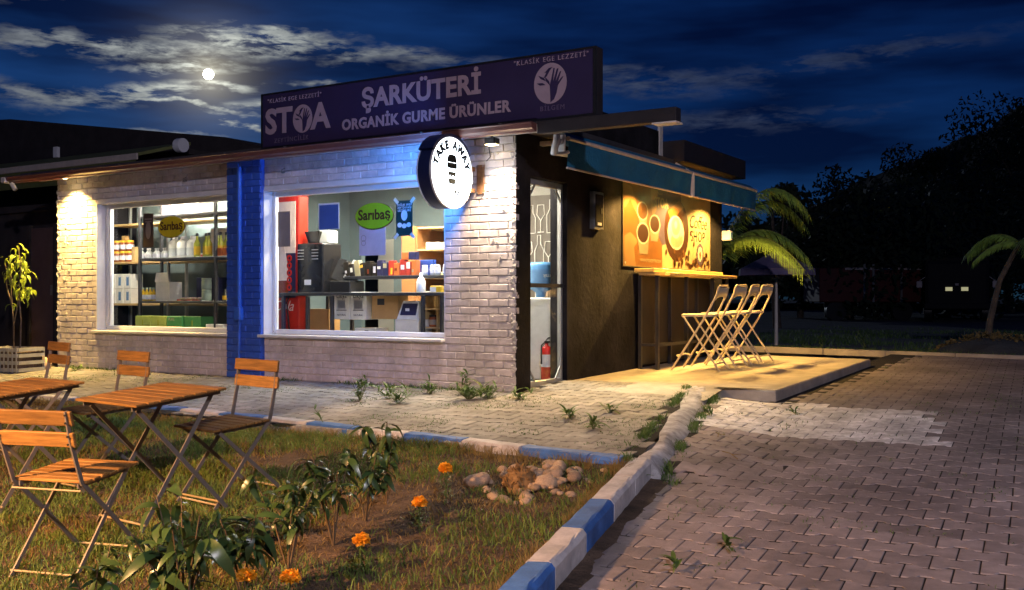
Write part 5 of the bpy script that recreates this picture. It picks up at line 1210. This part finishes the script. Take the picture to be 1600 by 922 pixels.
# glossy-leaved shrubs
GLEAF = [leaf_mesh('leaf', .085, .026, 'leaf_gloss', .35), leaf_mesh('leaf', .07, .022, 'leaf_gloss', .6), leaf_mesh('leaf', .10, .029, 'leaf_gloss', .8)]
def shrub(label, x, y, h, n, spread, seed, big=1.):
    r = random.Random(seed); z = garden_h(x, y); t = thing('laurel_shrub', label, 'shrub', (x, y, z - .01)); tips = []
    st = MB()
    for k in range(max(2, n // 12)):
        a = r.uniform(0, 2 * PI); d = spread * r.uniform(.25, 1); hh = h * r.uniform(.6, 1.); m = Vector((math.cos(a) * d * .4, math.sin(a) * d * .4, hh * .55)); tp = Vector((math.cos(a) * d, math.sin(a) * d, hh))
        st.tube([(0, 0, 0), tuple(m), tuple(tp)], .005, 6, r1=.0022); tips.append((m, tp, a))
    st.build('stem', 'stem_brown', t)
    for i in range(n):
        m, tp, a = r.choice(tips); q = r.uniform(0., 1.05) ** .7; p = m.lerp(tp, q)
        o = link('leaf', r.choice(GLEAF), t, p, (r.uniform(-1.3, .4), r.uniform(-.6, .6), r.uniform(0, 2 * PI))); s_ = r.uniform(.55, 1.25) * big; o.scale = (s_, s_, s_)
SH = [(1.90, -5.60, .56, 110, .24, 1.45, 'large drooping leafy shrub with the broadest leaves, at the marigold end'), (1.80, -5.20, .50, 90, .22, 1.35, 'leafy shrub beside the broad-leaved one in the dug bed'), (1.70, -4.82, .47, 80, .21, 1.25, 'leafy shrub in the middle of the shrub row'), (1.62, -4.42, .46, 76, .21, 1.2, 'leafy shrub next to the lone marigold in the row'), (1.52, -4.05, .42, 60, .18, 1.15, 'leafy shrub second from the kerb end of the row'), (1.40, -3.72, .50, 56, .17, 1.1, 'tallest upright shrub at the kerb end of the row'), (1.55, -5.75, .34, 50, .15, 1.2, 'small low shrub near the two lower marigolds')]
for i, (x, y, h, n, sp, bg_, lb) in enumerate(SH): shrub(lb, x, y, h, n, sp, 30 + i, bg_)
# marigolds
PET = leaf_mesh('petal', .022, .016, 'marigold', .5, .3, 3)
FEA = [leaf_mesh('leaf', .05, .007, 'weed_leaf', .3), leaf_mesh('leaf', .035, .006, 'weed_leaf', .2)]
def marigold(label, x, y, h, seed, rr=.041, fol=26):
    r = random.Random(seed); z = garden_h(x, y); t = thing('marigold', label, 'flower', (x, y, z - .005)); st = MB()
    top = Vector((r.uniform(-.02, .02), r.uniform(-.02, .02), h)); st.tube([(0, 0, 0), (0, 0, h * .5), tuple(top)], .0032, 6); st.build('stem', 'stem_green', t)
    # a ruffled head: petals turned out all round a small core, in one mesh
    b = MB(); pv = [v.co.copy() for v in PET.vertices]; pf = [tuple(p.vertices) for p in PET.polygons]
    for i in range(110):
        u = r.uniform(-.45, 1); a = r.uniform(0, 2 * PI); s_ = math.sqrt(1 - u * u); d = Vector((s_ * math.cos(a), s_ * math.sin(a), u * .8)); q = d.to_track_quat('Y', 'Z') @ Matrix.Rotation(r.uniform(0, 6), 3, 'Y').to_quaternion()
        b.add(pv, pf, Matrix.Translation(top + d * rr * .45) @ q.to_matrix().to_4x4() @ Matrix.Scale(rr / .034 * r.uniform(.8, 1.1), 4), True)
    b.lathe([(0, -.02), (rr * .5, -.004), (rr * .6, .01), (0, .025)], 8, tuple(top)); b.build('flower_head', 'marigold', t)
    f = MB()
    for i in range(fol * 3):
        me = FEA[i % 2]; p = Vector((r.gauss(0, .02), r.gauss(0, .02), h * r.uniform(.08, .8)))
        f.add([v.co.copy() for v in me.vertices], [tuple(q.vertices) for q in me.polygons], Matrix.Translation(p) @ rotm(r.uniform(-.4, 1), 0, r.uniform(0, 2 * PI)), True)
    stuff(f.build('foliage', 'weed_leaf', t))
for i, (x, y, h, lb) in enumerate(((1.70, -3.55, .20, 'tall marigold standing apart near the pebble heap'), (1.86, -4.02, .15, 'marigold in bare soil between the pebble heap and the shrubs'), (2.05, -4.72, .17, 'single orange marigold beside the shrub row'), (2.00, -5.36, .20, 'lower left one of two marigolds side by side'), (2.17, -5.30, .20, 'lower right one of two marigolds side by side'))):
    marigold(lb, x, y, h, 60 + i)
# pebble heap with an upturned root clump
M('pebble', (.34, .25, .17), .75, .25, 7, .4, 35, rnd=.35, dist=.01)
def pebble_mesh(k):
    r = random.Random(k); b = MB(); n, m = 8, 6; vs = []; o = [r.uniform(0, 6) for _ in range(4)]
    for j in range(m + 1):
        th = PI * j / m
        for i in range(n):
            ph = 2 * PI * i / n; d = 1 + .13 * math.sin(2 * ph + o[0]) * math.sin(th) + .1 * math.sin(3 * ph + o[1]) * math.sin(th) + .08 * math.cos(2 * th + o[2])
            vs.append((d * math.sin(th) * math.cos(ph), d * math.sin(th) * math.sin(ph), d * math.cos(th)))
    b.add(vs, [(j * n + i, (j + 1) * n + i, (j + 1) * n + (i + 1) % n, j * n + (i + 1) % n) for j in range(m) for i in range(n)], None, True); return b.mesh('pebble', 'pebble')
M('pebble_pale', (.33, .24, .17), .75, .25, 7, .5, 35, rnd=.3, dist=.012)
PBM = [pebble_mesh(k) for k in range(10)]
for k in (1, 4, 7): PBM[k].materials[0] = MATS['pebble_pale']; r = random.Random(33)
def pebble(x, y, s, lift=0., label='rounded river pebble in the heap beside the kerb', grp='pebbles in the heap', flat=.7):
    o = link('pebble', r.choice(PBM), None, (x, y, garden_h(x, y) + s * flat * .4 + lift), (r.uniform(-.3, .3), r.uniform(-.3, .3), r.uniform(0, 6))); o.scale = (s * r.uniform(.9, 1.35), s, s * flat); tag(o, label, 'pebble', grp); return o
for k in range(84):
    q = r.random(); cx = 1.90 + .26 * r.gauss(0, .55) + .05; cy = -2.93 + .30 * r.gauss(0, .62)
    if cx > right_lim(cy) - .09 or cy > -2.52: cx, cy = 1.84 + r.uniform(-.2, .22), -2.98 + r.uniform(-.25, .25)
    s = r.uniform(.016, .036) * (1.25 if r.random() < .2 else 1); pebble(cx, cy, s, .035 * max(0, 1 - ((cx - 1.95) ** 2 + (cy + 2.9) ** 2) / .08))
for x, y, s, lb in ((1.66, -3.16, .062, 'long flat stone at the near edge of the pebble heap'), (2.06, -3.02, .06, 'large rounded boulder on the pebble heap'), (2.16, -2.86, .05, 'upright stone between the boulder and the kerb'), (1.98, -2.72, .05, 'reddish stone at the back of the pebble heap'), (1.74, -2.86, .045, 'pale stone at the top of the pebble heap')):
    pebble(x, y, s, .02, lb, None, .75)
rc = MB(); 
for k in range(260):
    a = r.uniform(0, 2 * PI); d = .11 * math.sqrt(r.random()); p = Vector((math.cos(a) * d, math.sin(a) * d, .02 + .10 * (1 - (d / .11) ** 2) * r.uniform(.6, 1.1)))
    rc.add([(-.012, 0, 0), (.012, 0, 0), (0, .006, .045), (0, -.012, .01)], [(0, 1, 2), (0, 3, 2), (1, 3, 2)], Matrix.Translation(p) @ rotm(r.uniform(-1, 1), r.uniform(-1, 1), r.uniform(0, 6)))
M('root_brown', (.20, .115, .045), .9, .4, 20)
ct = thing('root_clump', 'shaggy brown dead root clump standing in the pebble heap', 'root clump', (1.90, -3.06, garden_h(1.90, -3.06)))
MB().lathe([(.11, -.02), (.105, .04), (.085, .09), (.05, .115), (0, .12)], 10).build('core', 'root_brown', ct); stuff(rc.build('roots', 'root_brown', ct))
# potted sapling in a plastic crate, with a stone, by the left corner
M('crate_plastic', (.34, .34, .29), .55, .15, 12); M('stone_grey', (.42, .38, .36), .85, .2, 8, .6, 25)
cr = thing('plant_crate', 'pale slatted plastic crate holding a sapling beside the lit brick corner', 'crate', (-7.218, -0.556, -0.029), rad(8))
for z in (.03, .12, .21, .285):
    for s_ in (-1, 1):
        MB().box(-.30, .30, s_ * .2 - .008, s_ * .2 + .008, z - .022, z + .022).build('slat', 'crate_plastic', cr); MB().box(-.012 + s_ * .30, .012 + s_ * .30, -.1915, .1915, z - .022, z + .022).build('end_slat', 'crate_plastic', cr)
for k in range(9):
    for s_ in (-1, 1): MB().box(-.29 + k * .0725 - .01, -.29 + k * .0725 + .01, s_ * .2115 - .003, s_ * .2115 + .003, 0, .305).build('rib', 'crate_plastic', cr)
MB().box(-.285, .285, -.19, .19, .01, .25).build('earth', 'soil', cr)
sp = thing('potted_sapling', 'lime green leafy sapling with bare twigs growing in the plastic crate', 'sapling', (cr.location.x, cr.location.y, cr.location.z + .25)); st = MB(); tips = []
for base, pts in (((-.02, 0), [(.0, 0, 0), (-.01, .0, .35), (-.06, 0, .75), (-.10, .02, 1.02), (-.12, .02, 1.22)]), ((.12, 0), [(.13, 0, 0), (.15, .0, .4), (.10, .0, .75), (.12, .01, 1.1), (.08, .01, 1.35)]), ((0, 0), [(-.01, 0, .35), (.06, .02, .65), (.12, 0, .9), (.15, .02, 1.2)]), ((0, 0), [(-.03, 0, .55), (-.16, 0, .85), (-.18, 0, 1.15)]), ((0, 0), [(.12, 0, .7), (.2, .02, .78), (.24, .0, .82)])):
    st.tube(pts, .011, 6, r1=.004); tips.append([Vector(p) for p in pts])
st.build('stem', 'bark', sp); LL = [leaf_mesh('leaf', .11, .036, 'lime_leaf', .8), leaf_mesh('leaf', .085, .03, 'lime_leaf', .9)]
r = random.Random(71)
for k in range(120):
    P = r.choice(tips[:3] + [tips[4]] if k < 95 else tips); i = len(P) - 2 if r.random() < .75 else r.randrange(1, len(P) - 1); p = P[i].lerp(P[i + 1], r.random()); p = p + Vector((r.gauss(0, .05), r.gauss(0, .05), r.gauss(0, .05)))
    if p.z < .55: continue
    o = link('leaf', r.choice(LL), sp, p, (r.uniform(-1.3, -.2), r.uniform(-.4, .4), r.uniform(0, 6))); s_ = r.uniform(.8, 1.35); o.scale = (s_,) * 3
sb = link('garden_stone', PBM[1], None, (-7.142, -0.312, -0.017 + .06), (.1, .2, .4)); sb.scale = (.2, .14, .12); tag(sb, 'pale rough stone lying in front of the plastic crate', 'stone')

# dry twigs blown onto the paving
for i, (x, y, a, L, lb) in enumerate(((2.62, -1.55, -.9, .34, 'long pale straw lying across the yard pavers near the kerb end'), (2.35, -.95, -1.1, .22, 'short pale straw by the broken mortar strip'), (4.6, -2.5, -.3, .16, 'small dry twig on the reddish pavers'))):
    t = thing('dry_twig', lb, 'twig', (x, y, STX(x, y) + .006), a); MB().tube([(0, 0, 0), (L * .4, .01, .006), (L, -.01, .0)], .0035, 5).build('stalk', 'grass_dry', t); MB().tube([(L * .5, .01, .004), (L * .7, .05, .008)], .0022, 5).build('side_shoot', 'grass_dry', t)

# ------------------------------------------------------------------ neighbour, far yard, trees, hill
M('shed_dark', (.03, .024, .024), .8, .3, 4, .3, 12); M('door_brown', (.10, .06, .055), .5, .15, 5, .1, 30); M('awning_olive', (.11, .12, .035), .8, .15, 4)
nb = thing('neighbour_shed', 'tall dark shed with sloping roofline rising behind the shop', 'shed', (-10, 3.2, 0))
b = MB(); P = [(-6.5, 0, 0), (4.3, 0, 0), (4.3, 0, 3.05), (2.55, 0, 3.5), (-3.3, 0, 4.33), (-6.5, 0, 4.5)]; n = len(P)
b.add(P + [(x, 6, z) for x, y, z in P], [tuple(range(n)), tuple(range(2 * n - 1, n - 1, -1))] + [(i, n + i, n + (i + 1) % n, (i + 1) % n) for i in range(n)]); b.build('shed_body', 'shed_dark', nb)
an = thing('neighbour_annexe', 'low dark annexe wall with brown door beside the lit brick corner', 'annexe', (-8.9, .9, 0))
MB().box(-3, 1.55, 0, .2, -.1, 2.2).build('wall', 'shed_dark', an); MB().box(-.14, .42, -.04, -.002, 0, 1.95, b=.01).build('door', 'door_brown', an); MB().box(-.2, -.145, -.06, -.002, 0, 2.0).build('door_frame', 'shed_dark', an); MB().box(.425, .48, -.06, -.002, 0, 2.0).build('door_frame', 'shed_dark', an)
MB().box(.36, .39, -.06, -.041, .95, 1.1).build('handle', 'metal_grey', an)
MB().box(.9, 1.3, -.05, -.002, .1, 1.9, b=.01).build('shutter', 'shed_dark', an); MB().box(-3, 1.5, -.05, -.002, 2.2, 2.3).build('eaves', 'shed_dark', an)
la = thing('olive_awning', 'retracted olive green awning with white end cap on the dark shed', 'awning', (-9.8, 2.2, 2.95))
v = [(-5, .3, .38), (2.35, .3, .38), (1.95, -.35, .17), (-5, -.35, .17), (-5, .3, .33), (2.35, .3, .33), (1.95, -.35, .12), (-5, -.35, .12)]
MB().add(v, [(0, 1, 2, 3), (7, 6, 5, 4), (0, 4, 5, 1), (1, 5, 6, 2), (2, 6, 7, 3), (3, 7, 4, 0)]).build('canopy', 'awning_olive', la)
MB().box(-5, 1.95, -.38, -.352, .06, .16, b=.006).build('front_bar', 'awning_bar', la); MB().box(-5, 1.9, -.37, -.36, -.22, .058).build('valance', 'awning_olive', la)
MB().cyl((2.3, .1, .30), (2.42, .1, .30), .11, n=18).build('end_cap', 'plastic_white', la); MB().box(-1.05, -.95, .25, .31, .38, .56).build('bracket', 'plastic_white', la); MB().box(-4.5, 2.3, .31, .99, .2, .28).build('wall_mount', 'shed_dark', la)
# moon
mo_ = MB(); m, n = 16, 24
EM('moon_disc', (1, .93, .72), 9)
mv = [(math.sin(PI * j / m) * math.cos(2 * PI * i / n), math.sin(PI * j / m) * math.sin(2 * PI * i / n), math.cos(PI * j / m)) for j in range(m + 1) for i in range(n)]
mo_.add([(x * 4.3, y * 4.3, z * 4.3) for x, y, z in mv], [(j * n + i, (j + 1) * n + i, (j + 1) * n + (i + 1) % n, j * n + (i + 1) % n) for j in range(m) for i in range(n)], None, True)
o = mo_.build('moon', 'moon_disc', None, CAMP + md * 900); tag(o, 'bright full moon shining through broken cloud', 'moon')
# street lamp standing behind, whose orange light falls on the garden
sl = thing('street_lamp', 'short grey lamp post with orange lantern at the garden edge', 'lamp', (-.3, -9.3, GD(-8) - .1))
MB().cyl((0, 0, 0), (0, 0, 3.2), .05, .035, n=12).build('post', 'metal_grey', sl); MB().lathe([(.05, 3.2), (.14, 3.25), (.17, 3.42), (.1, 3.5), (0, 3.52)], 14).build('lantern', 'plastic_white', sl)
MB().lathe([(.02, 3.30), (.30, 3.18), (.31, 3.165), (.02, 3.22)], 18, (0, .25, 0)).build('shade', 'metal_grey', sl); MB().tube([(0, 0, 3.2), (0, .12, 3.34), (0, .25, 3.30)], .02, 8).build('arm', 'metal_grey', sl)
l = lamp('bulb', 'SPOT', (.0, .25, 3.13), 1650, (1, .50, .20), sl, shadow_soft_size=.09, spot_size=rad(154), spot_blend=.6); l.rotation_euler = (rad(8), 0, 0)
# tall street lamp in the road behind the yard: the cool light on the front, the sign and the paving
s2 = thing('street_lamp', 'tall grey street lamp with white lantern beside the yard', 'lamp', (10.5, -12.5, -.8))
MB().cyl((0, 0, 0), (0, 0, 7.0), .09, .05, n=12).build('post', 'metal_grey', s2); MB().tube([(0, 0, 7.0), (-.3, .3, 7.25), (-.9, .9, 7.3)], .04, 8).build('arm', 'metal_grey', s2); MB().box(-.3, .3, -.12, .12, 7.22, 7.34, Matrix.Translation((-.85, .85, 0)) @ rotm(0, 0, rad(-45)), b=.03).build('lantern', 'plastic_white', s2)
lamp('bulb', 'POINT', (-.9, .9, 7.1), 1200, (.92, .84, 1), s2, shadow_soft_size=.12)
# hill and far wood
def hill_h(x, y):
    d = math.hypot(x - 5, y); return -.3 + 14.5 * math.exp(-((x - 6) / 25) ** 2 - ((y - 122) / 36) ** 2) + 9 * math.exp(-((x + 10) / 60) ** 2 - ((y - 130) / 30) ** 2) + 3.4 * hnoise(x, y, .17) + 2.4 * hnoise(x, y, .42)
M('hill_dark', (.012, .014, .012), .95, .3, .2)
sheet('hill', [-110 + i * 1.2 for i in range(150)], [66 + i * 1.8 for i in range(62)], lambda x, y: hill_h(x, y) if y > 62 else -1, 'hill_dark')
TL = [leaf_mesh('leaf', .5, .3, 'tree_leaf', .2, .2, 2)]
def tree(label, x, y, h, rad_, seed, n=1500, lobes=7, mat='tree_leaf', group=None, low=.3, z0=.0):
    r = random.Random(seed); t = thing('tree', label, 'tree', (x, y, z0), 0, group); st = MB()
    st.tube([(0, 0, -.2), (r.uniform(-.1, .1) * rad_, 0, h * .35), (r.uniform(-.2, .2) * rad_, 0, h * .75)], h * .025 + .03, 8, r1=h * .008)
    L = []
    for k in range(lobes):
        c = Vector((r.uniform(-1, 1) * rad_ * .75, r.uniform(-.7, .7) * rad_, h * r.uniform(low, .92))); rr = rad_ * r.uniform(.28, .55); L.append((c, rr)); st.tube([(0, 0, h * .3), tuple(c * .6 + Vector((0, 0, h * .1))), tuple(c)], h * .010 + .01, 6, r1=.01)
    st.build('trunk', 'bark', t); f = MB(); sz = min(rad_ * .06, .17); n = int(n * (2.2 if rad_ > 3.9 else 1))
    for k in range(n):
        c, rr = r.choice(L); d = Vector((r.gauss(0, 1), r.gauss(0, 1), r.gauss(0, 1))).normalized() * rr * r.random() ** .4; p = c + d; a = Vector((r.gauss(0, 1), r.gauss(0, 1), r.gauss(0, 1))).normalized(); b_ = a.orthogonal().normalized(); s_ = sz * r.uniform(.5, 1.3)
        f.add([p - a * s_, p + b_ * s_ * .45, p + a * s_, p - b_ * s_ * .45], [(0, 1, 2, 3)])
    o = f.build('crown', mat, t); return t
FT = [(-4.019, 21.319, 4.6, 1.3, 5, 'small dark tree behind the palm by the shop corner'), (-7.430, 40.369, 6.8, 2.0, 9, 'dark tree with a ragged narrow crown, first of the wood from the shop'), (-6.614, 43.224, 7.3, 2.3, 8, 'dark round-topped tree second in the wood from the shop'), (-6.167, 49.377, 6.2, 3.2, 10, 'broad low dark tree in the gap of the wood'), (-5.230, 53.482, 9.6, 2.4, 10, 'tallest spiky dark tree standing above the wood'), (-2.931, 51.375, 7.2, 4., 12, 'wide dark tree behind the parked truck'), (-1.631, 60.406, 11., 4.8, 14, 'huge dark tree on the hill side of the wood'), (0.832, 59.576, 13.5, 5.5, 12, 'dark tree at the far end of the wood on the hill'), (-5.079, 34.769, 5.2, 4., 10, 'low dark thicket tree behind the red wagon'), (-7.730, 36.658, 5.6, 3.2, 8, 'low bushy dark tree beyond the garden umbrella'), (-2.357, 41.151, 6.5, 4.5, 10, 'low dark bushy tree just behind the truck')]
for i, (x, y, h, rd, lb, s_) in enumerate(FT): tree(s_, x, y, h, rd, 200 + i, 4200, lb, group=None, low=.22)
# palms
def palm(label, x, y, z, trunk_pts, crown_pt, fronds, L, seed, tr=.05):
    r = random.Random(seed); t = thing('palm_tree', label, 'palm', (x, y, z)); MB().tube(trunk_pts, tr, 8, r1=tr * .55).build('trunk', 'bark', t); f = MB(); s = MB()
    for (az_, up, ln) in fronds:
        pts = []; d = Vector((math.cos(az_), math.sin(az_), 0))
        for i in range(13):
            q = i / 12; pts.append(Vector(crown_pt) + d * ln * (q * .95) + Vector((0, 0, ln * (up * q - (up * .55 + .55) * q * q))))
        s.tube([tuple(p) for p in pts], .014, 5, r1=.004)
        for i in range(1, 13):
            for j in range(5):
                q = min(11.99, i - 1 + j / 5); k = int(q); p = pts[k].lerp(pts[k + 1], q - k); tg = (pts[k + 1] - pts[k]).normalized(); side = tg.cross(Vector((0, 0, 1))).normalized()
                for sd in (-1, 1):
                    l = ln * .30 * (1 - .55 * abs(q / 12 - .45)) * r.uniform(.8, 1.1); dirn = (side * sd * .75 + tg * .55 + Vector((0, 0, -.45 + r.uniform(-.15, .1)))).normalized(); wv = tg * .009
                    e = p + dirn * l; m_ = p + dirn * l * .5 + Vector((0, 0, .02)); f.add([p - wv, p + wv, m_ + wv * 1.3, m_ - wv * 1.3, e + Vector((0, 0, -.05))], [(0, 1, 2, 3), (3, 2, 4)])
    s.build('frond_stalk', 'stem_green', t); stuff(f.build('frond_leaflets', 'palm_leaf', t)); return t
palm('bright arching palm behind the far corner of the charcoal wall',   -.32, 6.3, .0, [(0, 0, 0), (.02, 0, .8), (.0, 0, 1.55)], (0, 0, 1.55), ((.05, 2.2, 1.4), (-.22, .85, 1.5), (.5, 2.0, 1.35), (.15, 1.1, 1.4), (2.4, 1.4, 1.2), (1.6, 1.3, 1.3)), 1.5, 5)
palm('leaning young palm with pale wrapped trunk at the yard edge', 3.05, 9.4, .03, [(-.05, 0, 0), (.0, 0, .5), (.14, 0, 1.15), (.42, .05, 1.75)], (.42, .05, 1.75), ((.1, .5, 1.5), (-.3, .2, 1.3), (.6, .8, 1.4), (2.8, .8, .9), (-1.2, .4, 1.1), (3.4, .3, .7)), 1.4, 6, .06)
MB().cyl((3.66, 9.57, 0.03), (3.72, 9.57, .55), .035, n=8).build('trunk_wrap', 'plastic_white') if False else None
# garden umbrella, its pole, and small things in the far yard
M('umbrella_mauve', (.12, .10, .19), .8, .1, 5)
um = thing('garden_umbrella', 'dim mauve open umbrella on a pale pole in the field beyond the terrace', 'umbrella', (-0.701, 10.440, .03))
MB().cyl((0, 0, 0), (0, 0, 1.55), .035, .02, n=10).build('pole', 'gutter_cap', um)
b = MB(); vs = [(0, 0, 1.78)] + [(.72 * math.cos(k * PI / 4), .72 * math.sin(k * PI / 4), 1.42) for k in range(8)] + [(.73 * math.cos(k * PI / 4), .73 * math.sin(k * PI / 4), 1.30) for k in range(8)]
b.add(vs, [(0, 1 + k, 1 + (k + 1) % 8) for k in range(8)] + [(1 + k, 9 + k, 9 + (k + 1) % 8, 1 + (k + 1) % 8) for k in range(8)]); b.build('canopy', 'umbrella_mauve', um)
bxm = thing('wall_lantern_box', 'small pale box fixed past the end of the charcoal wall', 'box', (.02, 5.66, 1.80)); MB().box(-.06, .10, -.035, .06, -.07, .07, b=.008).build('case', 'plastic_white', bxm); MB().box(.1003, .106, -.02, .045, -.04, .04).build('front', 'label_blue', bxm)
# mound of rubble and dry brush under the leaning palm
rm = MB(); r = random.Random(91)
for k in range(1500):
    a = r.uniform(0, 2 * PI); q = math.sqrt(r.random()); x, y = .95 * q * math.cos(a), .6 * q * math.sin(a); z = .34 * (1 - q * q) * r.uniform(.5, 1.1); s_ = r.uniform(.02, .06)
    rm.add([(x + s_ * r.uniform(-1, 1), y + s_ * r.uniform(-1, 1), z + s_ * r.uniform(-1, 1)) for _ in range(4)], [(0, 1, 2), (0, 2, 3), (1, 2, 3)])
md_ = thing('brush_mound', 'mound of dry brush and earth at the foot of the leaning palm', 'mound', (3.15, 9.05, .02)); MB().lathe([(.95, -.05), (.8, .1), (.5, .22), (.2, .27), (0, .28)], 14).build('earth', 'field_soil', md_); stuff(rm.build('brush', 'grass_dry', md_))
def field_cover(r):
    x = r.uniform(-3, 9); y = FEDGE(x) + .1 + r.random() ** 2 * 14
    if hnoise(x, y, 1.1) < .45: return None
    return (x, y, ground_h(x, y), 1.)
o = blades('field_grass', 'weed_leaf', 16000, field_cover, .03, .12, .012, .7, 12); o['label'] = 'sparse dark grass over the unlit field'; o['category'] = 'grass'
for i, (x, y, h) in enumerate(((1.35, 8.6, .45), (.6, 8.8, .3), (2.3, 8.2, .25))):
    weed(('tall dry weed at the yard edge behind the terrace', 'shorter weed beside the tall dry one behind the terrace', 'thin single weed stalk at the yard edging')[i], x, y, .03, (30, 16, 8)[i], h, .2, 300 + i, stemr=.004)
# truck and red wagon in the dark
M('truck_dark', (.008, .008, .01), .8, .2, 3); M('wagon_red', (.07, .008, .008), .5, .25, 3); EM('headlamp', (.9, .85, .5), .16); M('mirror_face', (.4, .35, .35), .1, .05, 5)
tk = thing('parked_truck', 'dark truck parked nose-on in the unlit yard with pale headlamps', 'truck', (-0.758, 32.736, .0), rad(8))
MB().box(-1.1, 1.1, -.1, 1.7, .55, 2.3, b=.12).build('cab', 'truck_dark', tk); MB().box(-1.15, 1.15, 1.8, 6.5, .7, 2.5, b=.05).build('load_body', 'truck_dark', tk)
MB().box(-.95, .95, -.115, -.101, 1.5, 2.15).build('windscreen', 'truck_dark', tk); gr_ = MB()
for k in range(5): gr_.box(-.55, .55, -.13, -.101, .85 + k * .08, .89 + k * .08)
gr_.build('grille', 'truck_dark', tk); MB().box(-1.12, 1.12, -.2, -.101, .5, .72, b=.03).build('bumper', 'truck_dark', tk)
for s_ in (-1, 1):
    MB().box(s_ * .27 - .12, s_ * .27 + .12, -.14, -.131, 1.18, 1.32, b=.004).build('headlamp', 'headlamp', tk); MB().box(s_ * 1.3 - .1, s_ * 1.3 + .1, -.05, .02, 1.3, 1.55, b=.02).build('mirror', 'mirror_face', tk); MB().tube([(s_ * 1.1, 0, 1.7), (s_ * 1.3, 0, 1.56)], .02, 6).build('mirror_arm', 'metal_grey', tk)
    for y in (.6, 4.8): MB().cyl((s_ * 1.0 - .13, y, .42), (s_ * 1.0 + .13, y, .42), .42, n=18).build('wheel', 'black', tk)
MB().box(-.06, .06, -.135, -.131, 1.38, 1.46).build('badge', 'mirror_face', tk)
wg = thing('red_wagon', 'dark red trailer standing in the unlit yard beside the truck', 'trailer', (-3.953, 33.114, .0), rad(31.7))
MB().box(-2.0, 2.0, 0, 2.2, .75, 2.1, b=.03).build('body', 'wagon_red', wg); MB().box(-1.0, 2.0, -.03, -.002, 2.02, 2.1).build('top_rail', 'mirror_face', wg); MB().box(-2, 2, -.03, -.002, 1.35, 1.42).build('side_rail', 'wagon_red', wg)
for x in (-.25, .1, 1.2): MB().box(x - .04, x + .04, -.06, -.031, .75, 2.25).build('post', 'metal_grey', wg)
for x in (-1.3, 1.3): MB().cyl((x, .1, .4), (x, .4, .4), .4, n=18).build('wheel', 'black', wg)
